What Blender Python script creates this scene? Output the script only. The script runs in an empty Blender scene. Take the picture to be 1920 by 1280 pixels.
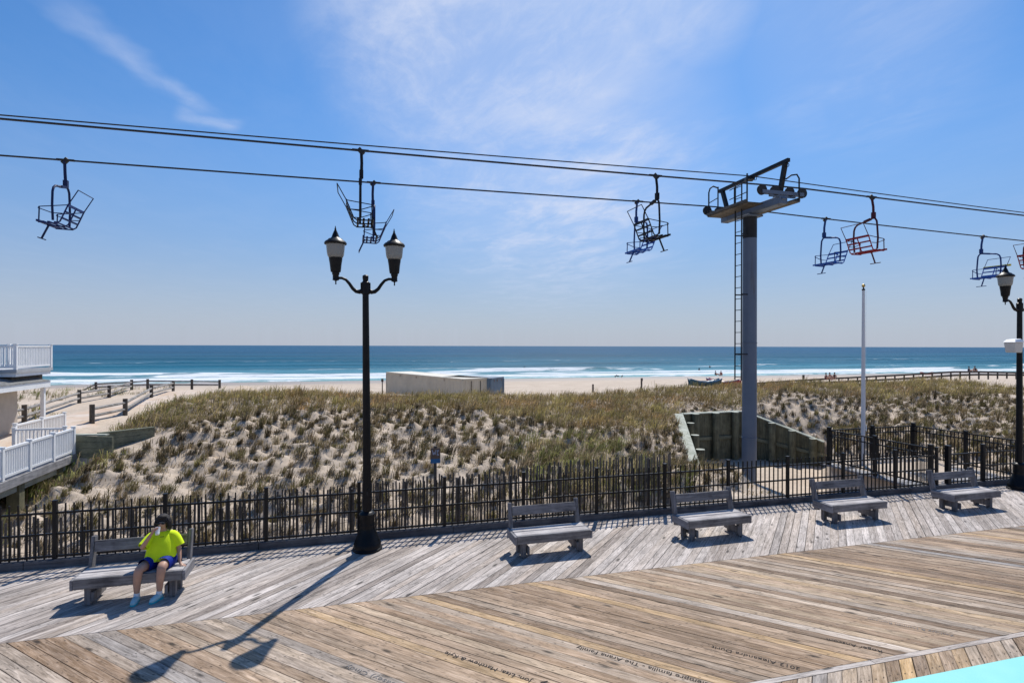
import bpy, bmesh, math, random
import numpy as np
from mathutils import Vector, Matrix
R = math.radians
S = bpy.context.scene
COL = S.collection
# ------------------------------------------------------------------ camera, sky, sun
H = 3.8                      # eye height above the boardwalk
F = 1060.0                   # focal length in photo pixels (1920 wide)
YAW = R(15.6)                # the boardwalk runs along +X, the sea lies along +Y
CA, SA = math.cos(YAW), math.sin(YAW)
cd = bpy.data.cameras.new('camera'); cam = bpy.data.objects.new('camera', cd); COL.objects.link(cam)
cam.location = (0, 0, H)
cam.rotation_euler = (R(90), R(0.0), -YAW)
cam.rotation_mode = 'XYZ'
cam.matrix_world = Matrix.Translation((0, 0, H)) @ Matrix.Rotation(-YAW, 4, 'Z') @ Matrix.Rotation(R(90), 4, 'X') @ Matrix.Rotation(R(0.15), 4, 'Z')
cd.sensor_width = 36; cd.lens = 36 * F / 1920
cd.shift_y = 8.5 / 1920
cd.clip_start = 0.05; cd.clip_end = 90000
S.camera = cam
S.render.resolution_x, S.render.resolution_y = 1024, 682
S.view_settings.view_transform = 'Standard'
S.view_settings.look = 'None'
S.view_settings.exposure = 0.0
S.view_settings.gamma = 1.0
SUN_EL = R(55.0)
sdu, sdv = 0.490, 0.872      # horizontal direction towards the sun
SUN_ROT = math.atan2(sdu, sdv)
w = bpy.data.worlds.new('World'); S.world = w; w.use_nodes = True
nt = w.node_tree; N = nt.nodes; L = nt.links
for n in list(N): N.remove(n)
def nd(t, **k):
    n = N.new(t)
    for a, b in k.items(): setattr(n, a, b)
    return n
out = nd('ShaderNodeOutputWorld'); bg = nd('ShaderNodeBackground')
sky = nd('ShaderNodeTexSky', sky_type='NISHITA')
sky.sun_disc = False; sky.sun_elevation = SUN_EL; sky.sun_rotation = SUN_ROT
sky.air_density = 1.0; sky.dust_density = 0.6; sky.ozone_density = 2.2; sky.altitude = 0
tc = nd('ShaderNodeTexCoord')
def vm(op, a, b=None):
    n = nd('ShaderNodeVectorMath', operation=op)
    for i, x in enumerate((a, b)):
        if x is None: continue
        if isinstance(x, (tuple, list)): n.inputs[i].default_value = x
        else: L.new(x, n.inputs[i])
    return n
def mt(op, a, b=None, c=None, clamp=False):
    n = nd('ShaderNodeMath', operation=op); n.use_clamp = clamp
    for i, x in enumerate((a, b, c)):
        if x is None: continue
        if isinstance(x, (int, float)): n.inputs[i].default_value = x
        else: L.new(x, n.inputs[i])
    return n.outputs[0]
def sm(x, a, b):
    n = nd('ShaderNodeMapRange', interpolation_type='SMOOTHSTEP')
    L.new(x, n.inputs[0]); n.inputs[1].default_value = a; n.inputs[2].default_value = b
    return n.outputs[0]
def noise(vec, sc, det=6, rough=.55, dist=0.0):
    n = nd('ShaderNodeTexNoise'); L.new(vec, n.inputs['Vector'])
    n.inputs['Scale'].default_value = sc; n.inputs['Detail'].default_value = det
    n.inputs['Roughness'].default_value = rough; n.inputs['Distortion'].default_value = dist
    return n.outputs[0]
D = vm('NORMALIZE', tc.outputs['Generated']).outputs[0]
sep = nd('ShaderNodeSeparateXYZ'); L.new(D, sep.inputs[0])
dz = mt('MAXIMUM', sep.outputs[2], 0.03)
px_ = mt('DIVIDE', sep.outputs[0], dz); py_ = mt('DIVIDE', sep.outputs[1], dz)
cmb = nd('ShaderNodeCombineXYZ'); L.new(px_, cmb.inputs[0]); L.new(py_, cmb.inputs[1])
P2 = cmb.outputs[0]           # the cirrus layer as a flat sheet far above
def dirn(px, py):             # direction through a point of the sky
    X, Z = (px - 960) / F, (648.5 - py) / F
    v = Vector((X * CA + SA, -X * SA + CA, Z)); v.normalize(); return v
def pl(px, py):
    d = dirn(px, py); return (d.x / d.z, d.y / d.z)
def blob(px, py, r0, r1):     # soft round patch of sky round a direction
    d = dirn(px, py)
    n = vm('DOT_PRODUCT', D, tuple(d))
    return sm(n.outputs['Value'], math.cos(R(r1)), math.cos(R(r0)))
def seg(p, q, wid):           # long thin streak between two sky points (on the cirrus sheet)
    a, b = Vector(pl(*p)), Vector(pl(*q)); ab = b - a; ln = ab.length; t = ab / ln
    rel = vm('SUBTRACT', P2, (a.x, a.y, 0)).outputs[0]
    wob = mt('MULTIPLY', mt('SUBTRACT', noise(P2, 1.3, 4), .5), wid * 5)
    al = vm('DOT_PRODUCT', rel, (t.x, t.y, 0)).outputs['Value']
    ac = mt('ADD', vm('DOT_PRODUCT', rel, (-t.y, t.x, 0)).outputs['Value'], wob)
    m1 = sm(mt('ABSOLUTE', ac), wid, 0)
    m2 = mt('MULTIPLY', sm(al, -.1 * ln, .15 * ln), sm(al, 1.1 * ln, .8 * ln))
    return mt('MULTIPLY', m1, m2)
def mx(f, a, b, bt='MIX'):
    n = nd('ShaderNodeMix', data_type='RGBA', blend_type=bt)
    if isinstance(f, (int, float)): n.inputs[0].default_value = f
    else: L.new(f, n.inputs[0])
    for i, x in ((6, a), (7, b)):
        if isinstance(x, tuple): n.inputs[i].default_value = x
        else: L.new(x, n.inputs[i])
    return n.outputs[2]
mp = nd('ShaderNodeMapping'); L.new(P2, mp.inputs[0]); mp.inputs['Rotation'].default_value = (0, 0, R(-28)); mp.inputs['Scale'].default_value = (1.0, .5, 1); mp.inputs['Location'].default_value = (4.3, 2.6, 0)
nA = noise(mp.outputs[0], 2.1, 9, .60, .45)
nB = noise(P2, .8, 5, .5, .3)
nC = noise(mp.outputs[0], 6.5, 8, .68, 1.0)
wisp = mt('MULTIPLY', sm(mt('ADD', nA, mt('MULTIPLY', mt('SUBTRACT', nC, .5), .34)), .34, .78), sm(nB, .22, .58))
zone = mt('MAXIMUM', mt('MAXIMUM', blob(940, 40, 3, 19), mt('MULTIPLY', blob(1030, 250, 2, 19), .85)),
          mt('MAXIMUM', mt('MULTIPLY', blob(1290, 10, 1, 7), .75), mt('MULTIPLY', blob(1620, 40, 1, 11), .36)))
soft = mt('MULTIPLY', zone, mt('ADD', mt('MULTIPLY', wisp, .82), .34))
st = mt('MAXIMUM', mt('MULTIPLY', seg((60, 0), (400, 215), .12), .30), mt('MULTIPLY', seg((330, 215), (450, 240), .2), .36))
st = mt('MAXIMUM', st, mt('MULTIPLY', seg((660, 80), (740, 180), .09), .22))
st = mt('MULTIPLY', st, mt('ADD', mt('MULTIPLY', wisp, .9), .45))
gen = mt('MULTIPLY', wisp, .05)
cm = mt('ADD', mt('MAXIMUM', soft, st), gen, clamp=True)
hs = nd('ShaderNodeHueSaturation'); L.new(sky.outputs[0], hs.inputs['Color'])
hs.inputs['Saturation'].default_value = 1.22
deep = mx(1.0, hs.outputs[0], (.74, 1.06, 1.30, 1), 'MULTIPLY')
# thin sea haze low over the horizon
hz = mt('MULTIPLY', mt('POWER', sm(sep.outputs[2], .46, -.02), 1.25), .90)
hcol = mx(sm(sep.outputs[2], .0, .20), (4.6, 4.95, 6.05, 1), (3.0, 3.9, 6.1, 1))
c1 = mx(hz, deep, hcol)
c2 = mx(cm, c1, (6.7, 7.4, 9.2, 1))
L.new(c2, bg.inputs[0]); bg.inputs[1].default_value = 0.10
L.new(bg.outputs[0], out.inputs[0])
sl = bpy.data.lights.new('sun', 'SUN'); sl.energy = 4.8; sl.angle = R(0.5); sl.color = (1.0, .955, .88)
so = bpy.data.objects.new('sun', sl); COL.objects.link(so)
sdir = Vector((sdu * math.cos(SUN_EL), sdv * math.cos(SUN_EL), math.sin(SUN_EL)))
so.rotation_euler = sdir.to_track_quat('Z', 'Y').to_euler(); so.location = (5, 20, 30)

# ------------------------------------------------------------------ helpers
rnd = random.Random(7)
def at(px, py, z=0.0):        # world point at height z seen at a photo pixel
    yh = 648.5 + .0026 * (px - 960)
    Y = (z - H) * F / (yh - py); X = (px - 960) / F * Y
    return Vector((X * CA + Y * SA, -X * SA + Y * CA, z))
def on_v(px, py, v):          # world point on the vertical plane y=v
    t = (px - 960) / F; Y = v / (CA - SA * t); yh = 648.5 + .0026 * (px - 960)
    return Vector((Y * (CA * t + SA), v, H + (yh - py) * Y / F))
def cam_pt(px, py, Y):        # world point at camera distance Y
    yh = 648.5 + .0026 * (px - 960); X = (px - 960) / F * Y
    return Vector((X * CA + Y * SA, -X * SA + Y * CA, H + (yh - py) * Y / F))
class MB:                     # collects shapes, builds them as one mesh
    def __init__(s): s.v = []; s.f = []; s.m = []; s.sm = []
    def add(s, vs, fs, mi=0, smooth=False):
        o = len(s.v); s.v += [tuple(x) for x in vs]
        for f in fs: s.f.append([i + o for i in f]); s.m.append(mi); s.sm.append(smooth)
        return s
    def hexa(s, c, mi=0):     # 8 corners: bottom 4 ccw, top 4 ccw
        return s.add(c, [(3, 2, 1, 0), (4, 5, 6, 7), (0, 1, 5, 4), (1, 2, 6, 5), (2, 3, 7, 6), (3, 0, 4, 7)], mi)
    def box(s, x0, x1, y0, y1, z0, z1, mi=0):
        return s.hexa([(x0, y0, z0), (x1, y0, z0), (x1, y1, z0), (x0, y1, z0), (x0, y0, z1), (x1, y0, z1), (x1, y1, z1), (x0, y1, z1)], mi)
    def bar(s, a, b, w, h, up=(0, 0, 1), mi=0):   # rectangular bar a->b
        a, b = Vector(a), Vector(b); t = (b - a).normalized(); up = Vector(up)
        if abs(t.dot(up)) > .98: up = Vector((0, 1, 0))
        sd = t.cross(up).normalized(); u = sd.cross(t)
        c = []
        for p in (a, b):
            for i, j in ((-1, -1), (1, -1), (1, 1), (-1, 1)): c.append(p + sd * (i * w / 2) + u * (j * h / 2))
        return s.add(c, [(0, 1, 2, 3), (7, 6, 5, 4), (0, 4, 5, 1), (1, 5, 6, 2), (2, 6, 7, 3), (3, 7, 4, 0)], mi)
    def tube(s, pts, r, n=8, mi=0, closed=False, cap=True):
        pts = [Vector(p) for p in pts]; m = len(pts); vs = []; prev = None
        for i, p in enumerate(pts):
            if closed: t = pts[(i + 1) % m] - pts[i - 1]
            else: t = pts[min(i + 1, m - 1)] - pts[max(i - 1, 0)]
            t.normalize()
            if prev is None:
                up = Vector((0, 0, 1)) if abs(t.z) < .9 else Vector((1, 0, 0)); a = t.cross(up).normalized()
            else:
                a = prev - t * prev.dot(t)
                if a.length < 1e-5: a = t.orthogonal()
                a.normalize()
            prev = a; b = t.cross(a); rr = r[i] if isinstance(r, (list, tuple)) else r
            for k in range(n):
                q = 2 * math.pi * k / n; vs.append(p + (a * math.cos(q) + b * math.sin(q)) * rr)
        fs = []
        for i in range(m if closed else m - 1):
            j = (i + 1) % m
            for k in range(n): fs.append((i * n + k, i * n + (k + 1) % n, j * n + (k + 1) % n, j * n + k))
        if cap and not closed: fs += [tuple(range(n - 1, -1, -1)), tuple(range((m - 1) * n, m * n))]
        return s.add(vs, fs, mi, True)
    def lathe(s, prof, c=(0, 0, 0), n=24, mi=0, smooth=True):
        vs = []; m = len(prof)
        for r, z in prof:
            for k in range(n):
                q = 2 * math.pi * k / n; vs.append((c[0] + r * math.cos(q), c[1] + r * math.sin(q), c[2] + z))
        fs = [(i * n + k, i * n + (k + 1) % n, (i + 1) * n + (k + 1) % n, (i + 1) * n + k) for i in range(m - 1) for k in range(n)]
        fs += [tuple(range(n - 1, -1, -1)), tuple(range((m - 1) * n, m * n))]
        return s.add(vs, fs, mi, smooth)
    def ball(s, c, rx, ry=None, rz=None, n=12, mi=0):
        ry = ry or rx; rz = rz or rx; k = n // 2
        prof = [(max(math.sin(math.pi * i / k), 1e-3), -math.cos(math.pi * i / k)) for i in range(k + 1)]
        o = len(s.v); s.lathe(prof, (0, 0, 0), n, mi)
        for i in range(o, len(s.v)):
            x, y, z = s.v[i]; s.v[i] = (c[0] + x * rx, c[1] + y * ry, c[2] + z * rz)
        return s
    def build(s, name, mats, parent=None, bevel=0, angle=True):
        me = bpy.data.meshes.new(name); me.from_pydata(s.v, [], s.f)
        if not isinstance(mats, (list, tuple)): mats = [mats]
        for m_ in mats: me.materials.append(m_)
        me.polygons.foreach_set('material_index', s.m)
        me.polygons.foreach_set('use_smooth', s.sm); me.update()
        o = bpy.data.objects.new(name, me); COL.objects.link(o)
        if parent: o.parent = parent
        if bevel:
            b = o.modifiers.new('bevel', 'BEVEL'); b.width = bevel; b.segments = 1; b.limit_method = 'ANGLE'; b.angle_limit = R(50)
        if any(s.sm):
            e = o.modifiers.new('sharp', 'EDGE_SPLIT'); e.split_angle = R(45)
        return o
def tag(o, label=None, cat=None, group=None, kind=None):
    if label: o['label'] = label
    if cat: o['category'] = cat
    if group: o['group'] = group
    if kind: o['kind'] = kind
    return o
def empty(name, loc=(0, 0, 0), rz=0.0, label=None, cat=None, group=None):
    o = bpy.data.objects.new(name, None); COL.objects.link(o); o.location = loc; o.rotation_euler = (0, 0, rz)
    o.empty_display_size = .2
    return tag(o, label, cat, group)
def copy_tree(o, parent=None):
    kids = [c for c in bpy.data.objects if c.parent == o]
    c = o.copy(); COL.objects.link(c); c.parent = parent
    for k in kids: copy_tree(k, c)
    return c
# ------------------------------------------------------------------ materials
def newmat(name):
    m = bpy.data.materials.new(name); m.use_nodes = True; t = m.node_tree
    return m, t, t.nodes['Principled BSDF']
class NT:                     # tiny node builder
    def __init__(s, t): s.t = t
    def n(s, ty, ins=None, **k):
        x = s.t.nodes.new(ty)
        for a, b in k.items(): setattr(x, a, b)
        for i, v in (ins or {}).items():
            if hasattr(v, 'is_linked') or isinstance(v, bpy.types.NodeSocket): s.t.links.new(v, x.inputs[i])
            else: x.inputs[i].default_value = v
        return x
    def math(s, op, a, b=0.0, clamp=False):
        return s.n('ShaderNodeMath', {0: a, 1: b}, operation=op, use_clamp=clamp).outputs[0]
    def noise(s, vec, sc, det=4, rough=.55, dist=0.0):
        return s.n('ShaderNodeTexNoise', {'Vector': vec, 'Scale': sc, 'Detail': det, 'Roughness': rough, 'Distortion': dist}).outputs[0]
    def rng(s, x, a, b, c=0.0, d=1.0):
        return s.n('ShaderNodeMapRange', {0: x, 1: a, 2: b, 3: c, 4: d}).outputs[0]
    def mix(s, f, a, b, bt='MIX'):
        return s.n('ShaderNodeMix', {0: f, 6: a, 7: b}, data_type='RGBA', blend_type=bt).outputs[2]
    def ramp(s, x, stops, interp='LINEAR'):
        r = s.n('ShaderNodeValToRGB', {0: x}); cr = r.color_ramp; cr.interpolation = interp
        while len(cr.elements) < len(stops): cr.elements.new(.5)
        for e, (p, c) in zip(cr.elements, stops): e.position = p; e.color = (*c, 1)
        return r.outputs[0]
    def bump(s, h, st=.3, dist=.01):
        return s.n('ShaderNodeBump', {'Height': h, 'Strength': st, 'Distance': dist}).outputs[0]
def plain(name, col, rough=.5, metal=0.0, var=.25, sc=6.0, spec=.5, bump=0.0):
    m, t, p = newmat(name); q = NT(t)
    co = q.n('ShaderNodeTexCoord').outputs['Object']
    nz = q.noise(co, sc, 5, .6)
    f = q.rng(nz, .3, .7, 1 - var, 1 + var)
    c = q.mix(1.0, (*col, 1), q.n('ShaderNodeCombineColor', {0: f, 1: f, 2: f}).outputs[0], 'MULTIPLY')
    t.links.new(c, p.inputs['Base Color'])
    t.links.new(q.rng(q.noise(co, sc * 2.3, 4), .3, .7, max(rough - .12, .05), min(rough + .12, 1)), p.inputs['Roughness'])
    p.inputs['Metallic'].default_value = metal; p.inputs['Specular IOR Level'].default_value = spec
    if bump: t.links.new(q.bump(q.noise(co, sc * 6, 4), bump, .01), p.inputs['Normal'])
    return m
def planks_mat(name, stops, rough=.75, stain=.5):
    """weathered boards: attribute 'wood' = (along, across, board number)"""
    m, t, p = newmat(name); q = NT(t)
    at_ = q.n('ShaderNodeAttribute', attribute_name='wood').outputs['Vector']
    s_ = q.n('ShaderNodeSeparateXYZ', {0: at_}); al, acr, idn = s_.outputs; ac = q.math('MULTIPLY', acr, .143)
    wn = q.n('ShaderNodeTexWhiteNoise', {'W': idn}, noise_dimensions='1D')
    base = q.ramp(wn.outputs[0], stops)
    off = q.math('MULTIPLY', idn, 7.31)
    def vec(a, b): return q.n('ShaderNodeCombineXYZ', {0: q.math('MULTIPLY', al, a), 1: q.math('MULTIPLY', ac, b), 2: off}).outputs[0]
    g1 = q.noise(vec(2.0, 24), 1.0, 6, .68, 1.2)           # grain streaks
    g2 = q.noise(vec(.9, 5), 1.0, 4, .65, .8)              # broad tone along a board
    g3 = q.noise(vec(2.6, 75), 1.0, 3, .6)                # fine cracks
    k = q.math('MULTIPLY', q.rng(g1, .30, .70, .50, 1.32), q.rng(g2, .3, .7, .66, 1.24))
    k = q.math('MULTIPLY', k, q.rng(g3, .30, .44, .58, 1.0))
    ed_ = q.math('MINIMUM', acr, q.math('SUBTRACT', 1.0, acr)); ed_ = q.math('ADD', ed_, q.math('MULTIPLY', q.math('SUBTRACT', g1, .5), .10))
    k = q.math('MULTIPLY', k, q.rng(ed_, .01, .07, .74, 1.0))
    bl = q.noise(vec(3.4, 14), 1.0, 5, .75, 1.5)
    k = q.math('MULTIPLY', k, q.rng(bl, .34, .47, .50, 1.0))
    vo = q.n('ShaderNodeTexVoronoi', {'Vector': vec(1.9, 5.5), 'Scale': 1.0, 'Randomness': 1.0})
    kn = q.rng(vo.outputs['Distance'], .09, .21, .22, 1.0)
    vr = q.n('ShaderNodeSeparateColor', {0: vo.outputs['Color']}).outputs[0]
    kn = q.n('ShaderNodeMix', {0: q.math('GREATER_THAN', vr, .52), 2: 1.0, 3: kn}, data_type='FLOAT').outputs[0]
    k = q.math('MULTIPLY', k, kn)
    grey = q.mix(q.rng(g1, .4, .62, 0, stain), base, (.44, .405, .38, 1))
    col = q.mix(1.0, grey, q.n('ShaderNodeCombineColor', {0: k, 1: k, 2: k}).outputs[0], 'MULTIPLY')
    # nail heads on the joist lines
    wv = q.n('ShaderNodeSeparateXYZ', {0: q.n('ShaderNodeTexCoord').outputs['Object']}).outputs[1]
    nj = q.math('LESS_THAN', q.math('PINGPONG', q.math('ADD', wv, q.math('MULTIPLY', wn.outputs[0], .02)), .285), .011)
    na = q.math('LESS_THAN', q.math('ABSOLUTE', q.math('SUBTRACT', q.math('ABSOLUTE', q.math('SUBTRACT', acr, .5)), .27)), .055)
    nn_ = q.math('SUBTRACT', 1.0, q.math('MULTIPLY', q.math('MULTIPLY', nj, na), .72))
    col = q.mix(1.0, col, q.n('ShaderNodeCombineColor', {0: nn_, 1: nn_, 2: nn_}).outputs[0], 'MULTIPLY')
    # big worn and damp patches over many boards
    wc = q.n('ShaderNodeTexCoord').outputs['Object']
    pt = q.rng(q.noise(wc, .55, 5, .6), .35, .65, .84, 1.12)
    col = q.mix(1.0, col, q.n('ShaderNodeCombineColor', {0: pt, 1: pt, 2: pt}).outputs[0], 'MULTIPLY')
    t.links.new(col, p.inputs['Base Color']); p.inputs['Roughness'].default_value = rough
    p.inputs['Specular IOR Level'].default_value = .25
    t.links.new(q.bump(q.math('ADD', g1, q.math('MULTIPLY', g3, .5)), .5, .006), p.inputs['Normal'])
    return m
def timber(name, c0, c1, sc=1.0, axis=0, rough=.8):
    """solid weathered timber with grain along one local axis"""
    m, t, p = newmat(name); q = NT(t)
    co = q.n('ShaderNodeTexCoord').outputs['Object']
    oi = q.n('ShaderNodeObjectInfo').outputs['Location']; co = q.n('ShaderNodeVectorMath', {0: co, 1: q.n('ShaderNodeVectorMath', {0: oi, 1: (3.7, 5.1, 2.3)}, operation='MULTIPLY').outputs[0]}, operation='ADD').outputs[0]
    v = [16 * sc] * 3; v[axis] = 1.1 * sc
    mp_ = q.n('ShaderNodeMapping', {0: co, 'Scale': tuple(v)}).outputs[0]
    g = q.noise(mp_, 1.0, 6, .7, .8); g2 = q.noise(co, 2.6, 5, .65)
    f = q.math('ADD', q.rng(g, .3, .7), q.rng(g2, .3, .7, -.38, .38), True)
    t.links.new(q.mix(f, (*c0, 1), (*c1, 1)), p.inputs['Base Color'])
    p.inputs['Roughness'].default_value = rough; p.inputs['Specular IOR Level'].default_value = .25
    t.links.new(q.bump(g, .45, .008), p.inputs['Normal'])
    return m
M = {}
M['black_metal'] = plain('black_metal', (.004, .0045, .006), .42, .0, .3, 5, .22)
M['fence_black'] = plain('fence_black', (.004, .0045, .006), .42, 0, .3, 5, .3)
M['cable'] = plain('cable_steel', (.02, .021, .024), .5, .3, .2, 3)
M['tower_grey'] = plain('tower_paint', (.075, .105, .155), .42, .0, .14, .9, .45)
M['tower_rust'] = plain('tower_rusty_plate', (.085, .07, .05), .6, 0, .5, 3)
M['tower_dark'] = plain('tower_dark_steel', (.010, .012, .015), .5, 0, .3, 3, .25)
def tower_paint():
    m, t, p = newmat('tower_weathered_paint'); q = NT(t); co = q.n('ShaderNodeTexCoord').outputs['Object']
    a = q.noise(q.n('ShaderNodeMapping', {0: co, 'Scale': (7, 7, .35)}).outputs[0], 1.0, 6, .65, .6); b = q.noise(co, 1.1, 5, .6)
    c = q.mix(q.rng(b, .3, .7), (.090, .125, .185, 1), (.13, .168, .23, 1)); c = q.mix(q.rng(a, .60, .74, 0, .7), c, (.075, .052, .038, 1))
    c = q.mix(q.rng(a, .26, .36, .5, 0), c, (.17, .19, .22, 1)); t.links.new(c, p.inputs['Base Color']); p.inputs['Roughness'].default_value = .45; p.inputs['Specular IOR Level'].default_value = .4
    return m
M['tower_grey'] = tower_paint()
M['tower_sleeve'] = plain('tower_dark_sleeve', (.018, .02, .024), .55, 0, .5, 2.5, .3)
M['rubber'] = plain('sheave_rubber', (.012, .012, .013), .6, 0, .2, 8)
M['white_paint'] = plain('white_vinyl', (.86, .86, .85), .42, 0, .05, 2)
M['trim_grey'] = plain('grey_trim', (.42, .43, .44), .6, 0, .12, 3)
M['beige_wall'] = plain('beige_stucco', (.50, .44, .37), .8, 0, .08, 3, .3, .3)
M['pole_white'] = plain('flagpole_white', (.62, .63, .65), .35, 0, .06, 2)
M['gold'] = plain('gold_ball', (.55, .40, .14), .3, .8, .1, 3)
M['turquoise'] = plain('turquoise_paint', (.29, .69, .63), .35, 0, .06, 2.0)
M['cream_steel'] = plain('cream_container_steel', (.55, .49, .38), .55, 0, .12, .8)
M['cream_roof'] = plain('cream_container_roof', (.66, .61, .50), .55, 0, .10, .8)
M['blue_steel'] = plain('blue_grey_container_steel', (.13, .19, .25), .55, 0, .18, .8)
M['rust'] = plain('rust', (.17, .08, .04), .8, 0, .4, 4)
M['concrete'] = plain('concrete', (.30, .29, .27), .85, 0, .15, 3)
M['box_cream'] = plain('cream_plastic', (.60, .58, .53), .5, 0, .06, 3)
M['skin'] = plain('skin', (.50, .29, .20), .5, 0, .10, 9, .4)
M['neon'] = plain('neon_yellow_cotton', (.74, .95, .02), .8, 0, .06, 8, .2, .25)
M['blue_cloth'] = plain('blue_cotton', (.006, .024, .25), .75, 0, .15, 9, .2)
M['hair'] = plain('dark_hair', (.020, .016, .016), .6, 0, .6, 30, .3, .6)
M['black_plastic'] = plain('black_plastic', (.01, .01, .011), .3, 0, .1, 9)
M['white_cup'] = plain('white_foam', (.82, .82, .80), .6, 0, .03, 9)
M['white_sock'] = plain('white_sock', (.74, .76, .78), .85, 0, .06, 12)
M['aqua_shoe'] = plain('aqua_mesh_shoe', (.36, .60, .66), .7, 0, .12, 14)
M['aqua_sole'] = plain('aqua_sole', (.03, .42, .52), .5, 0, .06, 14)
M['grey_timber'] = timber('grey_bench_timber', (.085, .08, .08), (.30, .285, .28), 1.3, 0)
M['seat_timber'] = timber('sunlit_seat_timber', (.22, .20, .195), (.58, .545, .53), 1.3, 0)  # same wood as apron and back, sunlight painted in as a lighter tone
M['grey_timber_end'] = timber('grey_bench_timber_across', (.12, .115, .12), (.33, .32, .33), 1.3, 1)
M['grey_timber_up'] = timber('grey_upright_timber', (.09, .087, .09), (.25, .24, .245), 1.3, 2)
M['kerb_timber'] = timber('kerb_timber', (.055, .053, .058), (.15, .145, .15), 1.0, 0)
M['green_timber'] = timber('treated_green_timber', (.075, .076, .05), (.21, .205, .135), 1.2, 2)
M['green_timber_rail'] = timber('treated_green_rail', (.10, .108, .075), (.25, .255, .18), 1.2, 0)
M['cap_timber'] = timber('pale_cap_timber', (.26, .28, .22), (.50, .51, .44), 1.0, 1)
M['dark_post'] = timber('dark_post_timber', (.045, .038, .032), (.14, .12, .10), 1.2, 2)
M['rail_timber'] = timber('split_rail_timber', (.13, .12, .11), (.36, .34, .32), .9, 1)
M['slat'] = timber('snow_fence_slat', (.05, .042, .036), (.19, .16, .135), 1.5, 2)
M['deck_fascia'] = timber('ramp_fascia_timber', (.16, .155, .16), (.38, .37, .37), 1.0, 1)
def shingles():
    m, t, p = newmat('grey_shingles'); q = NT(t)
    co = q.n('ShaderNodeTexCoord').outputs['Object']
    b = q.n('ShaderNodeTexBrick', {'Vector': q.n('ShaderNodeMapping', {0: co, 'Rotation': (0, 0, R(90))}).outputs[0], 'Color1': (.20, .20, .195, 1), 'Color2': (.13, .13, .13, 1), 'Mortar': (.07, .07, .07, 1), 'Scale': 1.0,
                                  'Mortar Size': .012, 'Brick Width': .3, 'Row Height': .14})
    n_ = q.rng(q.noise(co, 9, 5), .3, .7, .75, 1.25)
    t.links.new(q.mix(1.0, b.outputs[0], q.n('ShaderNodeCombineColor', {0: n_, 1: n_, 2: n_}).outputs[0], 'MULTIPLY'), p.inputs['Base Color'])
    p.inputs['Roughness'].default_value = .9
    return m
M['shingles'] = shingles()
def globe_mat():
    m, t, p = newmat('frosted_globe'); q = NT(t)
    tr = q.n('ShaderNodeBsdfTranslucent', {0: (.40, .42, .41, 1)}); df = q.n('ShaderNodeBsdfDiffuse', {0: (.42, .44, .43, 1)}); gl = q.n('ShaderNodeBsdfGlossy', {0: (1, 1, 1, 1), 1: .25})
    a = q.n('ShaderNodeMixShader', {0: .5, 1: df.outputs[0], 2: tr.outputs[0]}); fr = q.n('ShaderNodeFresnel', {0: 1.35})
    b = q.n('ShaderNodeMixShader', {0: fr.outputs[0], 1: a.outputs[0], 2: gl.outputs[0]})
    t.links.new(b.outputs[0], t.nodes['Material Output'].inputs[0])
    return m
M['globe'] = globe_mat()
def grass_mat():
    m, t, p = newmat('dune_grass'); q = NT(t)
    a = q.n('ShaderNodeAttribute', attribute_name='tint').outputs['Color']
    tr = q.n('ShaderNodeBsdfTranslucent', {0: a}); df = q.n('ShaderNodeBsdfDiffuse', {0: a})
    x = q.n('ShaderNodeMixShader', {0: .38, 1: df.outputs[0], 2: tr.outputs[0]})
    t.links.new(x.outputs[0], t.nodes['Material Output'].inputs[0])
    return m
M['grass'] = grass_mat()
def sand_mat():
    m, t, p = newmat('beach_sand'); q = NT(t)
    co = q.n('ShaderNodeTexCoord').outputs['Object']
    big = q.noise(co, .35, 5, .6); fine = q.noise(co, 7, 6, .65); rip = q.noise(co, 2.2, 4, .6, .4)
    c = q.mix(q.rng(big, .3, .7), (.46, .37, .285, 1), (.56, .465, .37, 1))
    d = q.rng(fine, .3, .7, .80, 1.14)
    c = q.mix(1.0, c, q.n('ShaderNodeCombineColor', {0: d, 1: d, 2: d}).outputs[0], 'MULTIPLY')
    # dry plant litter and painted tussock shade in one dark mask
    tuft_dark = q.n('ShaderNodeAttribute', attribute_name='litter_shade').outputs['Fac']
    l2 = q.math('MULTIPLY', tuft_dark, q.rng(fine, .42, .60))
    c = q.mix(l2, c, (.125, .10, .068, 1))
    wet = q.n('ShaderNodeAttribute', attribute_name='wet').outputs['Fac']
    c = q.mix(wet, c, (.34, .28, .225, 1))
    t.links.new(c, p.inputs['Base Color'])
    t.links.new(q.rng(wet, 0, 1, .92, .45), p.inputs['Roughness']); p.inputs['Specular IOR Level'].default_value = .3
    t.links.new(q.bump(q.math('ADD', rip, q.math('MULTIPLY', fine, .4)), .55, .06), p.inputs['Normal'])
    return m
M['sand'] = sand_mat()
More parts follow.
